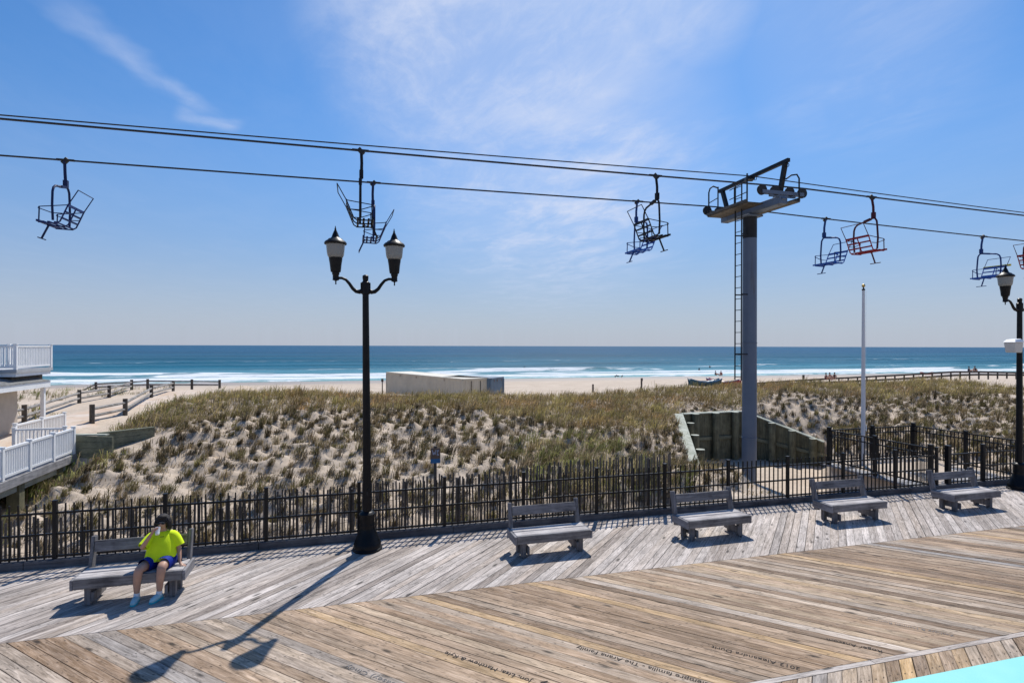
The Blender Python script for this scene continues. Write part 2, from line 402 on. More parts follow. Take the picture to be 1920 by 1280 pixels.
def sea_mat():
    m, t, p = newmat('sea_water'); q = NT(t)
    g = q.n('ShaderNodeTexCoord').outputs['Object']
    dep = q.n('ShaderNodeAttribute', attribute_name='depth').outputs['Fac']
    foam = q.n('ShaderNodeAttribute', attribute_name='foam').outputs['Fac']
    col = q.ramp(dep, [(0, (.17, .33, .34)), (.08, (.075, .205, .25)), (.22, (.018, .11, .165)), (.6, (.005, .073, .125)), (1, (.003, .062, .125))])
    mp1 = q.n('ShaderNodeMapping', {0: g, 'Scale': (.010, .06, 1)}).outputs[0]
    mp2 = q.n('ShaderNodeMapping', {0: g, 'Scale': (.0016, .012, 1)}).outputs[0]
    pt = q.math('MULTIPLY', q.rng(q.noise(mp1, 1.0, 5, .6), .3, .7, .72, 1.3), q.rng(q.noise(mp2, 1.0, 4), .3, .7, .78, 1.25))
    col = q.mix(1.0, col, q.n('ShaderNodeCombineColor', {0: pt, 1: pt, 2: pt}).outputs[0], 'MULTIPLY')
    fn = q.noise(q.n('ShaderNodeMapping', {0: g, 'Scale': (.13, .55, 1)}).outputs[0], 1.0, 7, .72, .8)
    fm = q.rng(q.math('ADD', foam, q.math('MULTIPLY', q.math('SUBTRACT', fn, .5), 2.4)), .36, .62)
    fm = q.math('MULTIPLY', fm, q.math('GREATER_THAN', foam, .02), True)
    col = q.mix(fm, col, (.68, .71, .73, 1))
    t.links.new(col, p.inputs['Base Color'])
    t.links.new(q.rng(fm, 0, 1, .32, .9), p.inputs['Roughness'])
    p.inputs['IOR'].default_value = 1.33; p.inputs['Specular IOR Level'].default_value = .05
    w1 = q.noise(q.n('ShaderNodeMapping', {0: g, 'Scale': (.10, .34, 1)}).outputs[0], 1.0, 6, .62)
    w2 = q.noise(q.n('ShaderNodeMapping', {0: g, 'Scale': (.7, 1.5, 1)}).outputs[0], 1.0, 4, .6)
    t.links.new(q.bump(q.math('ADD', w1, q.math('MULTIPLY', w2, .25)), .9, 1.1), p.inputs['Normal'])
    return m
M['sea'] = sea_mat()
GREYS = [(0, (.27, .215, .18)), (.15, (.43, .365, .32)), (.4, (.53, .46, .41)), (.68, (.62, .55, .50)), (.85, (.50, .405, .33)), (1, (.34, .295, .265))]
TANS = [(0, (.17, .105, .058)), (.16, (.32, .205, .12)), (.34, (.47, .325, .21)), (.50, (.36, .26, .175)), (.66, (.52, .43, .35)), (.80, (.52, .335, .16)), (.91, (.33, .30, .28)), (1, (.66, .41, .165))]
M['deck_grey'] = planks_mat('weathered_grey_boards', GREYS, stain=.35)
M['deck_tan'] = planks_mat('weathered_tan_boards', TANS, stain=.22)
M['deck_strip'] = planks_mat('weathered_strip', GREYS[:4], stain=.4)
M['ink'] = plain('engraved_burnt_letters', (.018, .014, .012), .9, 0, .3, 20)
M['ink_faint'] = plain('worn_engraved_letters', (.17, .16, .155), .9, 0, .3, 20)
# ------------------------------------------------------------------ ground: sand, dune, beach
def sstep(x): x = np.clip(x, 0, 1); return x * x * (3 - 2 * x)
_rs = np.random.RandomState(3)
def vnoise(x, y, seed=0):     # smooth value noise on arrays
    xi = np.floor(x).astype(int); yi = np.floor(y).astype(int); fx = x - xi; fy = y - yi
    def h(a, b):
        n_ = (a * 374761393 + b * 668265263 + seed * 974711) & 0x7fffffff
        n_ = ((n_ ^ (n_ >> 13)) * 1274126177) & 0x7fffffff
        return ((n_ ^ (n_ >> 16)) & 0xffff) / 65535.0
    sx = fx * fx * (3 - 2 * fx); sy = fy * fy * (3 - 2 * fy)
    return (h(xi, yi) * (1 - sx) + h(xi + 1, yi) * sx) * (1 - sy) + (h(xi, yi + 1) * (1 - sx) + h(xi + 1, yi + 1) * sx) * sy
def fbm(x, y, seed=0, o=4):
    s_ = 0; a = .5
    for i in range(o): s_ = s_ + a * vnoise(x * 2 ** i, y * 2 ** i, seed + i); a *= .5
    return s_
KS = 1.45                     # the lift stands well behind the fence
def SC(p): return Vector((p[0] * KS, p[1] * KS, H + (p[2] - H) * KS))
PITA, PITB, PITC, PITD = [SC(q) for q in (at(1312, 885, .84), at(1277, 777, 1.5), at(1392, 772, 1.5), Vector((14.85, 15.1, .66)))]
PIT = [(PITA.x - .25, 11.3), (PITA.x, PITA.y), (PITB.x, PITB.y), (PITC.x, PITC.y), (PITD.x, PITD.y), (15.0, 15.3), (15.0, 11.3)]
def pit_in(u, v, grow=0.0):   # >0 inside the pit
    u = np.asarray(u, float); v = np.asarray(v, float); ins = np.zeros(np.broadcast(u, v).shape, bool); dmin = np.full(ins.shape, 1e9)
    for (x1, y1), (x2, y2) in zip(PIT, PIT[1:] + PIT[:1]):
        c = ((y1 > v) != (y2 > v)) & (u < (x2 - x1) * (v - y1) / ((y2 - y1) if y2 != y1 else 1e-9) + x1); ins ^= c
        L2 = (x2 - x1) ** 2 + (y2 - y1) ** 2; t = np.clip(((u - x1) * (x2 - x1) + (v - y1) * (y2 - y1)) / L2, 0, 1)
        dmin = np.minimum(dmin, np.hypot(u - x1 - t * (x2 - x1), v - y1 - t * (y2 - y1)))
    return np.where(ins, dmin, -dmin)
def wall_fit(u, v, z):        # the dune meets the caps of the pit walls
    num = 0; den = 1e-6
    for a, b in ((PITA, PITB), (PITB, PITC), (PITC, PITD)):
        L2 = (b.x - a.x) ** 2 + (b.y - a.y) ** 2; t = np.clip(((u - a.x) * (b.x - a.x) + (v - a.y) * (b.y - a.y)) / L2, 0, 1)
        d = np.hypot(u - a.x - t * (b.x - a.x), v - a.y - t * (b.y - a.y)); zw = a.z + (b.z - a.z) * t - .12
        w_ = np.exp(-(d / 1.6) ** 2); num = num + w_ * zw; den = den + w_
    k = np.clip(den, 0, 1); return z * (1 - k) + num / den * k
def ground_z(u, v):
    u = np.asarray(u, float); v = np.asarray(v, float)
    zf = np.interp(u, [-40, -12, -8, -3, 0, 4, 8, 14, 30], [-1.25, -1.2, -1.05, -.66, -.42, -.22, -.08, -.05, -.1])
    zc = np.interp(u, [-40, -13, -9.6, -7.4, -5.6, -2, 3, 9, 16, 24, 40], [.25, .25, .28, .92, 1.22, 1.12, .80, .60, .72, .95, 1.05])
    s_ = (v - 12.6) / (30.5 - 12.6)
    rise = .55 * sstep(s_) + .45 * np.clip(s_, 0, 1)
    z = zf + (zc - zf) * rise
    back = sstep((v - np.where(u < -9, 50, 33)) / 20.0)
    z = z * (1 - back) + (-1.5) * back
    z = z + np.where((v > 13) & (v < 50), (fbm(u * .35, v * .35, 5, 3) - .45) * .55 * sstep((v - 13) / 4) * np.clip((50 - v) / 15, 0, 1) * np.where(u < -9.3, .3, 1), 0)
    # sand held back by the timber walls, and the sunken floor round the lift tower
    z = wall_fit(u, v, z)
    k = sstep((pit_in(u, v) + .24) / .12)
    z = z * (1 - k) + (H - 3.93 * KS + .05 * vnoise(u * 2, v * 2, 3)) * k
    z = z - .75 * sstep((-7.7 - u) / 1.4) * sstep((23.4 - v) / 1.2) * sstep((v - 12) / 2)
    # path lane
    pth = sstep((u + 14.6) / .8) * sstep((-10.6 - u) / .8) * sstep((v - 23) / 2) * sstep((60 - v) / 10)
    zp = np.interp(v, [20, 24, 27, 30, 36, 48, 60], [-.2, -.05, .2, .38, .40, .30, -.4])
    z = z * (1 - pth) + zp * pth
    sea_ = sstep((v - 60) / 50.0)
    z = np.where(v > 60, -1.5 - .75 * np.clip((v - 60) / 38, 0, 3), z)
    z = np.where(v < 11.2, -.9, z)
    return z
# tussock positions (planted in rows)
def yard(u, v):               # bare places
    u = np.asarray(u); v = np.asarray(v)
    a = pit_in(u, v) > -.22
    b = (u > 14.7) & (u < 19.0) & (v < 15.5)
    c = (u > -14.4) & (u < -10.7) & (v > 23)
    d = ((u < -8.8) & (v < 23.6)) | ((u < -9.2) & (u > -14.4) & (v > 22))
    e = (v > 22.0) & (v < 24.8) & (u < -6.4) & (u > -10)
    return a | b | c | d | e
T = []
rr = np.random.RandomState(11)
def add_rows(u0, u1, v0, v1, du, dv, prob, hh, kind):
    v = v0; k = 0
    while v < v1:
        us = np.arange(u0 + (k % 2) * du / 2, u1, du)
        uu = us + rr.uniform(-.16, .16, us.size) * du / .5; vv = v + rr.uniform(-.16, .16, us.size) * dv / .5
        keep = rr.rand(us.size) < prob(uu, vv)
        keep &= ~yard(uu, vv)
        for a, b in zip(uu[keep], vv[keep]): T.append((a, b, hh * rr.uniform(.7, 1.25), kind))
        v += dv; k += 1
def edge(u): return np.interp(u, [-10, -7, -4, 0, 3, 6, 9, 12, 16, 24, 40], [22.5, 24, 25.5, 26, 25.5, 24.5, 22, 20.5, 25, 26, 26])
def p_sparse(u, v):
    e = edge(u) + (fbm(u * .3, v * .3, 9, 2) - .4) * 6
    return np.where(v < e, np.where(v < 13.0, .75, .90), 0)
def p_dense(u, v):
    e = edge(u) + (fbm(u * .3, v * .3, 9, 2) - .4) * 6
    return np.where(v >= e, .82, 0)
def p_right(u, v): return np.where((u > 6.2) & (v < 22) , .9, 0)
add_rows(-12, 38, 12.75, 31, .52, .51, p_sparse, .28, 0)
add_rows(-12, 44, 16.5, 34.5, .40, .44, p_dense, .38, 1)
add_rows(-44, -14.4, 24, 60, .8, .9, lambda u, v: .6 * (fbm(u * .3, v * .3, 4, 2) > .42), .45, 2)
add_rows(-12, 38, 12.7, 28, .37, .36, lambda u, v: .38 + 0 * u, .15, 5)
add_rows(-9.2, -6.5, 24.6, 46, .5, .55, lambda u, v: .8 + 0 * u, .42, 2)
add_rows(-9.2, -7.2, 14, 22.5, .5, .6, lambda u, v: .7 * (fbm(u * .8, v * .8, 2, 2) > .36), .45, 2)
add_rows(-13, -9.0, 17, 23.6, .6, .6, lambda u, v: .0 * u, .4, 2)
add_rows(1.5, 7.6, 12.6, 13.5, .45, .4, lambda u, v: .42 + 0 * u, .38, 3)
add_rows(5.0, 8.6, 13.0, 19, .42, .46, lambda u, v: .8 + 0 * u, .38, 3)
for k in range(26):           # green weeds by the deck piles (yard() keeps rows out there)
    T.append((rr.uniform(-11.5, -8.9), rr.uniform(17.5, 23.5), rr.uniform(.35, .55), 4))
T = np.array(T)
# one sheet of sand, fine where the dune is near
us = np.concatenate([np.array([-30000, -9000, -3000, -1000, -400, -160, -80, -45]), np.arange(-30, -13, .6), np.arange(-13, 34, .135), np.arange(34, 60, .8), np.array([70, 100, 160, 300, 700, 2000, 8000, 30000])])
vs_ = np.concatenate([np.array([-400, -60, -10, 5, 10, 11.1]), np.arange(11.3, 30, .135), np.arange(30, 36, .25), np.arange(36, 64, .8), np.arange(64, 150, 4)])
U, V = np.meshgrid(us, vs_); Z = ground_z(U, V); tuft_dark = np.zeros_like(Z)
for (tu, tv, th, kd) in T:    # sand caught at each plant: a little mound with a tail
    if not (-13 < tu < 34 and tv < 31): continue
    i0, i1 = np.searchsorted(us, [tu - 1.0, tu + 1.0]); j0, j1 = np.searchsorted(vs_, [tv - 1.0, tv + 1.0])
    dx = U[j0:j1, i0:i1] - tu; dy = V[j0:j1, i0:i1] - tv
    al = dx * .75 + dy * .66; ac = -dx * .66 + dy * .75
    al = al - .12
    g = np.exp(-(np.where(al > 0, al / .44, al / .17) ** 2 + (ac / .23) ** 2))
    if kd == 5: continue
    amp = (.24 if kd == 0 else .10) * rr.uniform(.6, 1.3)
    Z[j0:j1, i0:i1] += amp * g
    tuft_dark[j0:j1, i0:i1] = np.maximum(tuft_dark[j0:j1, i0:i1], np.exp(-((dx + .06) ** 2 + (dy + .08) ** 2) / (.24 if kd == 0 else .34) ** 2) * (1.0 if kd == 0 else .8))  # litter plus painted shade, shifted to the side away from the sun
Z += np.where((V > 12) & (V < 31) & (U > -13) & (U < 34), (fbm(U * 1.7, V * 1.7, 8, 3) - .45) * .10, 0)
def grid_mesh(name, U, V, Z, mat, attrs, smooth=True):
    nv, nu = U.shape; me = bpy.data.meshes.new(name)
    me.vertices.add(nu * nv); me.vertices.foreach_set('co', np.stack([U, V, Z], -1).astype(np.float32).ravel())
    i = np.arange(nv * nu).reshape(nv, nu)
    q = np.stack([i[:-1, :-1], i[:-1, 1:], i[1:, 1:], i[1:, :-1]], -1).reshape(-1, 4)
    me.loops.add(q.size); me.loops.foreach_set('vertex_index', q.ravel().astype(np.int32))
    me.polygons.add(len(q)); me.polygons.foreach_set('loop_start', np.arange(0, q.size, 4, dtype=np.int32))
    me.update(calc_edges=True)
    me.polygons.foreach_set('use_smooth', np.ones(len(q), bool) if smooth else np.zeros(len(q), bool))
    for k, a in attrs.items():
        at_ = me.attributes.new(k, 'FLOAT', 'POINT'); at_.data.foreach_set('value', a.astype(np.float32).ravel())
    me.materials.append(mat); o = bpy.data.objects.new(name, me); COL.objects.link(o); return o
wet = sstep((V - 86) / 9)
sand = grid_mesh('sand', U, V, Z, M['sand'], {'litter_shade': tuft_dark, 'wet': wet}); tag(sand, kind='structure')
def sand_z(u, v):             # height of the finished sheet
    i = int(np.clip(np.searchsorted(us, u), 1, len(us) - 1)); j = int(np.clip(np.searchsorted(vs_, v), 1, len(vs_) - 1))
    fu = (u - us[i - 1]) / (us[i] - us[i - 1]); fv = (v - vs_[j - 1]) / (vs_[j] - vs_[j - 1])
    return float((Z[j - 1, i - 1] * (1 - fu) + Z[j - 1, i] * fu) * (1 - fv) + (Z[j, i - 1] * (1 - fu) + Z[j, i] * fu) * fv)
# dune grass: every blade a narrow bent leaf
def build_grass():
    co = []; tint = []
    r = np.random.RandomState(21)
    pal = {0: np.array([(.17, .15, .062), (.26, .20, .105), (.12, .10, .065), (.20, .175, .07)]),
           1: np.array([(.245, .205, .075), (.34, .265, .125), (.18, .155, .062), (.27, .23, .09)]),
           2: np.array([(.14, .16, .045), (.20, .19, .07), (.17, .17, .06), (.11, .13, .04)]),
           3: np.array([(.17, .18, .06), (.30, .25, .12), (.20, .20, .07), (.15, .16, .055)]),
           5: np.array([(.30, .235, .14), (.22, .165, .10), (.26, .22, .11), (.15, .12, .08)]),
           4: np.array([(.10, .15, .035), (.14, .18, .045), (.24, .20, .08), (.10, .14, .04)])}
    for (tu, tv, th, kd) in T:
        kd = int(kd); dist = math.hypot(tu - 3, tv)
        n = {0: 62, 1: 40, 2: 30, 3: 50, 4: 50, 5: 22}[kd]
        if dist > 30: n = int(n * .75)
        if not (-13 < tu < 34 and tv < 36): z0 = float(ground_z(tu, tv))
        else: z0 = sand_z(tu, tv)
        th = th * r.choice([.55, .8, 1.0, 1.2, 1.5])
        sp = r.uniform(.045, .095) if kd == 0 else r.uniform(.10, .22)
        bx = tu + r.normal(0, sp, n); by = tv + r.normal(0, sp, n)
        az = r.uniform(0, 2 * np.pi, n); ln = th * r.uniform(.35, 1.3, n); lean = r.uniform(.08, .9 if kd == 0 else 1.15, n) ** 1.1
        wd = r.uniform(.005, .011, n) * (1.0 if dist < 22 else 1.3)
        wnd = r.uniform(.05, .5); dx = np.cos(az) * lean + wnd; dy = np.sin(az) * lean - wnd * .5
        px_, py_ = -np.sin(az), np.cos(az)
        b = np.stack([bx, by, np.full(n, z0 - .03)], -1); d = np.stack([dx, dy, np.zeros(n)], -1); pz = np.array([0, 0, 1.0])
        pp = np.stack([px_, py_, np.zeros(n)], -1) * wd[:, None]
        mid = b + d * (ln * .38)[:, None] + pz * (ln * .62)[:, None]
        tip = b + d * (ln * 1.0)[:, None] + pz * (ln * np.clip(1.02 - lean * .62, .12, 1))[:, None]
        co.append(np.stack([b - pp, b + pp, mid + pp * .8, mid - pp * .8, tip], 1))
        c = pal[kd][r.randint(0, 4)] * (r.uniform(.40, .95) if kd == 0 else r.uniform(.6, 1.5)) * (.68 + 1.0 * float(fbm(np.array(tu * .45), np.array(tv * .45), 17, 3)))
        if kd == 1 and fbm(np.array(tu * .5), np.array(tv * .5), 27, 3) > .52: c = c * np.array((.95, .80, .85))
        cc = c[None, :] * r.uniform(.7, 1.35, n)[:, None]
        dead = r.rand(n) < r.uniform(.1, .6)
        cc[dead] = np.array((.30, .235, .15)) * r.uniform(.5, 1.2, dead.sum())[:, None]
        tint.append(np.repeat(cc, 5, 0))
    co = np.concatenate(co).reshape(-1, 3); tint = np.concatenate(tint); nb = len(co) // 5
    me = bpy.data.meshes.new('dune_grass'); me.vertices.add(len(co)); me.vertices.foreach_set('co', co.astype(np.float32).ravel())
    base = np.arange(nb)[:, None] * 5
    lv = np.concatenate([base + np.array([0, 1, 2, 3]), base + np.array([3, 2, 4])], 1).astype(np.int32)
    me.loops.add(lv.size); me.loops.foreach_set('vertex_index', lv.ravel())
    ls = (np.arange(nb)[:, None] * 7 + np.array([0, 4])).astype(np.int32)
    me.polygons.add(nb * 2); me.polygons.foreach_set('loop_start', ls.ravel()); me.update(calc_edges=True)
    a = me.attributes.new('tint', 'FLOAT_COLOR', 'POINT'); a.data.foreach_set('color', np.concatenate([tint, np.ones((len(tint), 1))], 1).astype(np.float32).ravel())
    me.materials.append(M['grass']); o = bpy.data.objects.new('dune_grass', me); COL.objects.link(o)
    tag(o, 'dry olive and straw dune grass growing in tufts over the sand', 'grass', kind='stuff')
build_grass()
# ------------------------------------------------------------------ sea
su = np.concatenate([np.array([-60000, -20000, -6000, -2000, -800]), np.arange(-300, 420, 1.6), np.array([450, 500, 600, 800, 1500, 4000, 12000, 60000])])
sv = np.concatenate([np.arange(90, 190, .55), np.arange(190, 330, 2.0), np.array([340, 360, 400, 460, 560, 700, 1000, 1600, 3000, 6000, 12000, 25000, 60000])])
SU, SV = np.meshgrid(su, sv)
SZ = np.full_like(SU, -2.2); foam = np.zeros_like(SU)
def ridge(v0, amp, back, front, seed, wob, cover, fo=0.0, fw=8.0):
    global SZ, foam
    c = v0 + (fbm(SU / 60.0, SU * 0 + 3.3, seed, 3) - .45) * wob
    d = SV - c
    a = amp * sstep((fbm(SU / 45.0, SU * 0 + 7.7, seed + 3, 3) - cover) / .25)
    SZ = SZ + a * np.exp(-np.where(d > 0, d / back, d / front) ** 2)
    if fo: foam = np.maximum(foam, fo * sstep((fbm(SU / 30.0, SU * 0 + 1.2, seed + 5, 4) - cover) / .22) * np.exp(-np.where(d > 0, d / 1.6, d / fw) ** 2))
ridge(133, .75, 3.5, 1.7, 31, 10, .37, .95, 4.5)
ridge(121, .35, 3.0, 1.4, 41, 7, .27, .95, 4.5)
ridge(111, .22, 2.5, 1.2, 51, 6, .14, .9, 5)
ridge(150, .55, 4, 2.0, 61, 9, .34, .55, 2.0)
ridge(171, .55, 5, 2.6, 71, 10, .20)
ridge(206, .60, 6, 3.2, 81, 14, .25, .35, 1.5)
ridge(262, .55, 8, 4.2, 91, 20, .25)
shore = 103 + (fbm(SU / 26.0, SU * 0 + 9, 15, 3) - .45) * 9
foam = np.maximum(foam, .55 * np.exp(-((SV - shore - 1.5) / 2.2) ** 2))
foam = np.maximum(foam, .17 * sstep((SV - shore) / 2) * sstep((128 - SV) / 10))
SZ = np.where(SV < shore, -2.34, SZ)
SZ = SZ + (fbm(SU / 5, SV / 2.2, 77, 3) - .45) * .16 * np.clip((SV - 104) / 20, 0, 1)
depth = np.clip((SV - 103) / 420, 0, 1) ** .8
sea = grid_mesh('sea', SU, SV, SZ, M['sea'], {'foam': foam, 'depth': depth}); tag(sea, kind='structure')
# ------------------------------------------------------------------ boardwalk
def planks(v0, v1, dirx, u0, u1, wd, gap, seed, mb, wood, mi, th=.04):
    """boards at 45 degrees (dirx=+1: towards +x +y, -1: towards -x +y) trimmed on the lines v0, v1"""
    r = random.Random(seed); step = wd * math.sqrt(2); k = 0; u = u0
    while u < u1:
        g = gap / math.sqrt(2) * r.choice((.25, .3, .5, .7, 1.0, 1.5)) * r.uniform(.8, 1.2); zz = r.uniform(-.0018, .0018); zt = r.uniform(-.0012, .0012)
        a0, a1 = u + g, u + step - g; sh = dirx * (v1 - v0)
        P4 = [(a0, v0), (a1, v0), (a1 + sh, v1), (a0 + sh, v1)]
        ln = (v1 - v0) * math.sqrt(2); idn = seed * 500 + k; lo = r.uniform(0, 40)
        mb.hexa([(x, y, -th) for x, y in P4] + [(x, y, zz + (zt if i in (1, 2) else -zt)) for i, (x, y) in enumerate(P4)], mi)
        W4 = [(lo, 0), (lo + wd * dirx, 1), (lo + ln + wd * dirx, 1), (lo + ln, 0)]
        for _ in range(2): wood.extend([(a, b, idn) for a, b in W4])
        u += step; k += 1
mb = MB(); wood = []
V1, V2, V3 = 8.68, 5.40, 11.38
planks(V1 + .004, V3, 1, -22, 34, .140, .007, 1, mb, wood, 0)
planks(V2 + .05, V1 - .004, -1, -16, 36, .143, .0085, 2, mb, wood, 1)
planks(.7, V2 - .045, 1, -18, 30, .150, .009, 3, mb, wood, 1)
x = -16.0; k = 0
while x < 34:                 # narrow strip between the two herringbone fields
    ln = rnd.uniform(3.2, 4.9); mb.box(x, x + ln - .008, V2 - .038, V2 + .042, -.04, .0015, 2); k += 1
    lo = rnd.uniform(0, 50)
    for _ in range(2): wood.extend([(lo, 0, 9000 + k), (lo + ln, 0, 9000 + k), (lo + ln, 1, 9000 + k), (lo, 1, 9000 + k)])
    x += ln
bw = mb.build('boardwalk', [M['deck_grey'], M['deck_tan'], M['deck_strip']]); tag(bw, kind='structure')
a_ = bw.data.attributes.new('wood', 'FLOAT_VECTOR', 'POINT'); a_.data.foreach_set('vector', np.array(wood, np.float32).ravel())
def lettering(text, start, end, mat, hgt, name='engraved_lettering'):
    p, q = at(*start), at(*end); d = q - p
    cu = bpy.data.curves.new('letters', 'FONT'); cu.body = text; cu.size = 1.0
    o = bpy.data.objects.new('letters', cu); COL.objects.link(o)
    bpy.context.view_layer.update()
    me = bpy.data.meshes.new_from_object(o.evaluated_get(bpy.context.evaluated_depsgraph_get()))
    COL.objects.unlink(o); bpy.data.objects.remove(o)
    xs = [v.co.x for v in me.vertices]; wx = max(xs) - min(xs)
    for v in me.vertices: v.co.x = (v.co.x - min(xs)) * d.length / wx; v.co.y *= hgt / .7
    me.materials.clear(); me.materials.append(mat)
    e = bpy.data.objects.new(name, me); COL.objects.link(e); e.parent = bw
    e.location = (p.x, p.y, .0045); e.rotation_euler = (0, 0, R(135)); return e
lettering('2012 Alexandra Durit', (1502, 1251), (1338, 1206), M['ink'], .07)
lettering('Siempre familia - The Arana Family', (1331, 1280), (1086, 1208), M['ink'], .07)
lettering('Jon, Lisa, Matthew & Kyle', (1001, 1274), (843, 1217), M['ink'], .07)
lettering('Family', (1085, 1297), (1019, 1273), M['ink'], .07)
lettering('(Casey) Cindy', (755, 1284), (654, 1245), M['ink_faint'], .07)
lettering('Roger Anscom', (1655, 1219), (1552, 1192), M['ink'], .065)
lettering('Zachary & Hannah Romano', (1790, 1190), (1628, 1158), M['ink_faint'], .06)
# ------------------------------------------------------------------ kerb and black iron fence
kb = MB(); x = -20.0
while x < 33:
    ln = 3.66; kb.box(x, x + ln - .006, 11.385, 11.52, -.15, .135); x += ln
ko = kb.build('kerb', M['kerb_timber'], bevel=.008); tag(ko, kind='structure')
def picket_bay(a, b, z0, parent, name='picket_panel', rails=(.16, .54, .90), top=1.06, sp=.124, flat=False):
    """one bay of pickets and rails between two fence points"""
    a, b = Vector(a), Vector(b); d = b - a; L_ = d.length; t = d / L_; n_ = max(int(L_ / sp), 2); m = MB()
    for zr in rails: m.bar(a + Vector((0, 0, zr + z0)), b + Vector((0, 0, zr + z0)), .032, .034)
    for i in range(1, n_):
        p = a + t * (L_ * i / n_); m.bar(p + Vector((0, 0, z0 + .10)), p + Vector((0, 0, z0 + top)), .021, .021, up=t)
    return m.build(name, M['fence_black'], parent)
def fence_post(p, z0, h, parent, w_=.062):
    m = MB(); m.box(p[0] - w_ / 2, p[0] + w_ / 2, p[1] - w_ / 2, p[1] + w_ / 2, z0, z0 + h)
    m.box(p[0] - w_ / 2 - .006, p[0] + w_ / 2 + .006, p[1] - w_ / 2 - .006, p[1] + w_ / 2 + .006, z0 + h, z0 + h + .018)
    return m.build('post', M['fence_black'], parent)
FV = 11.46
ifn = empty('iron_fence', (0, 0, 0), 0, 'long black iron picket fence along the seaward kerb of the boardwalk, behind the benches', 'fence')
pu = [-4.94 + 1.68 * k for k in range(-5, 12)] + [14.95]
for i, u in enumerate(pu):
    fence_post((u, FV), .13, .99, ifn)
    if i: picket_bay((pu[i - 1] + .03, FV, 0), (u - .03, FV, 0), .02, ifn)
ifr = empty('iron_fence', (0, 0, 0), 0, 'black iron picket fence behind the lamp with the cream box at the right edge', 'fence')
pr = [16.62 + 1.68 * k for k in range(0, 8)]
for i, u in enumerate(pr):
    fence_post((u, FV), .13, 1.0, ifr, .085 if i == 0 else .062)
    if i: picket_bay((pr[i - 1] + .03, FV, 0), (u - .03, FV, 0), .02, ifr)
gate = empty('iron_gate', (15.35, FV, 0), 0, 'closed black iron gate between two thick posts behind the last bench on the right', 'gate')
fence_post((0, 0), .13, 1.02, gate, .11); picket_bay((.07, 0, 0), (1.17, 0, 0), .02, gate, 'gate_panel', (.16, .62, .90), .90)
enc = empty('iron_fence', (0, 0, 0), 0, 'black flat-topped iron railing boxing in the sandy landing round the flagpole', 'fence')
c4 = [(15.0, 11.66), (15.0, 15.05), (18.7, 15.15), (18.7, 11.66)]
for a, b in zip(c4[:-1], c4[1:]):
    mid_ = ((a[0] + b[0]) / 2, (a[1] + b[1]) / 2)
    for p, q in ((a, mid_), (mid_, b)): picket_bay((*p, 0), (*q, 0), -.05, enc, 'picket_panel', (.14, .95, 1.12), 1.12, .115)
    fence_post(mid_, -.12, 1.26, enc, .09)
for p in c4: fence_post(p, -.12, 1.28, enc, .10)
# ------------------------------------------------------------------ snow fence of thin slats behind it
sf = empty('slat_fence', (0, 0, 0), 0, 'weathered wooden slat sand fence standing in the sand just behind the iron fence', 'fence')
r = random.Random(5)
def sf_line(u): return 12.28 + .05 * math.sin(u * 1.7) + .03 * math.sin(u * 4.1)
seg_ = [(-14, -8), (-8, -4), (-4, 0), (0, 3.8), (3.8, 7.45)]
for a, b in seg_:
    m = MB(); u = a; wi = [[], [], []]
    while u < b:
        z0 = sand_z(u, 12.3) - .05; h = float(np.interp(u, [-6, 0, 7.6], [.64, .90, 1.22])) - z0 + r.uniform(-.07, .05); y = sf_line(u); lx = r.gauss(0, .022); ly = r.gauss(0, .02)
        m.bar((u, y, z0), (u + lx, y + ly, z0 + h), r.uniform(.028, .042), .009, up=(0, 1, 0))
        u += r.uniform(.066, .092)
    m.build('slat_panel', M['slat'], sf)
    for fz in (.22, .55, .9):
        wi = MB(); wi.tube([(a + (b - a) * i / 14, sf_line(a + (b - a) * i / 14) - .012, sand_z(a + (b - a) * i / 14, 12.3) + fz) for i in range(15)], .004, 4); wi.build('wire', M['cable'], sf)
for u in (-12.4, -9.9, -7.4, -4.9, -2.55, -.05, 2.2, 4.6, 6.9):
    z0 = sand_z(u, 12.4); m = MB(); m.tube([(u, 12.36, z0 - .2), (u + .01, 12.36, z0 + 1.2)], .045, 8); m.build('post', M['dark_post'], sf)
# ------------------------------------------------------------------ small sign on a post in the dune
p = on_v(817, 868, 12.75); z0 = sand_z(p.x, 12.75)
sg = empty('dune_sign', (p.x, 12.75, z0), 0, 'small brown and blue notice on a wooden post in the dune grass behind the fence', 'sign')
m = MB(); m.box(-.032, .032, .012, .07, -.2, p.z - z0 + .38); m.build('post', M['dark_post'], sg)
zz = p.z - z0
M['sign_brown'] = plain('sign_brown', (.13, .085, .06), .6, 0, .15, 9); M['sign_blue'] = plain('sign_blue', (.01, .13, .30), .5, 0, .1, 9); M['sign_mark'] = plain('sign_mark', (.45, .50, .62), .5, 0, .05, 9)
m = MB(); m.box(-.11, .11, -.006, .010, zz + .10, zz + .345); m.build('sign_panel', M['sign_brown'], sg)
m = MB(); m.box(-.11, .11, -.006, .010, zz, zz + .099); m.build('sign_strip', M['sign_blue'], sg)
m = MB()
for a, b in (((-.075, .30), (-.05, .19)), ((-.05, .19), (-.03, .26)), ((-.03, .26), (-.01, .19)), ((-.01, .19), (.01, .30)), ((.04, .30), (.04, .17)), ((.04, .235), (.075, .30)), ((.04, .235), (.075, .17))):
    m.bar((a[0], -.008, zz + a[1]), (b[0], -.008, zz + b[1]), .012, .003, up=(0, 1, 0))
m.build('sign_marking', M['sign_mark'], sg)
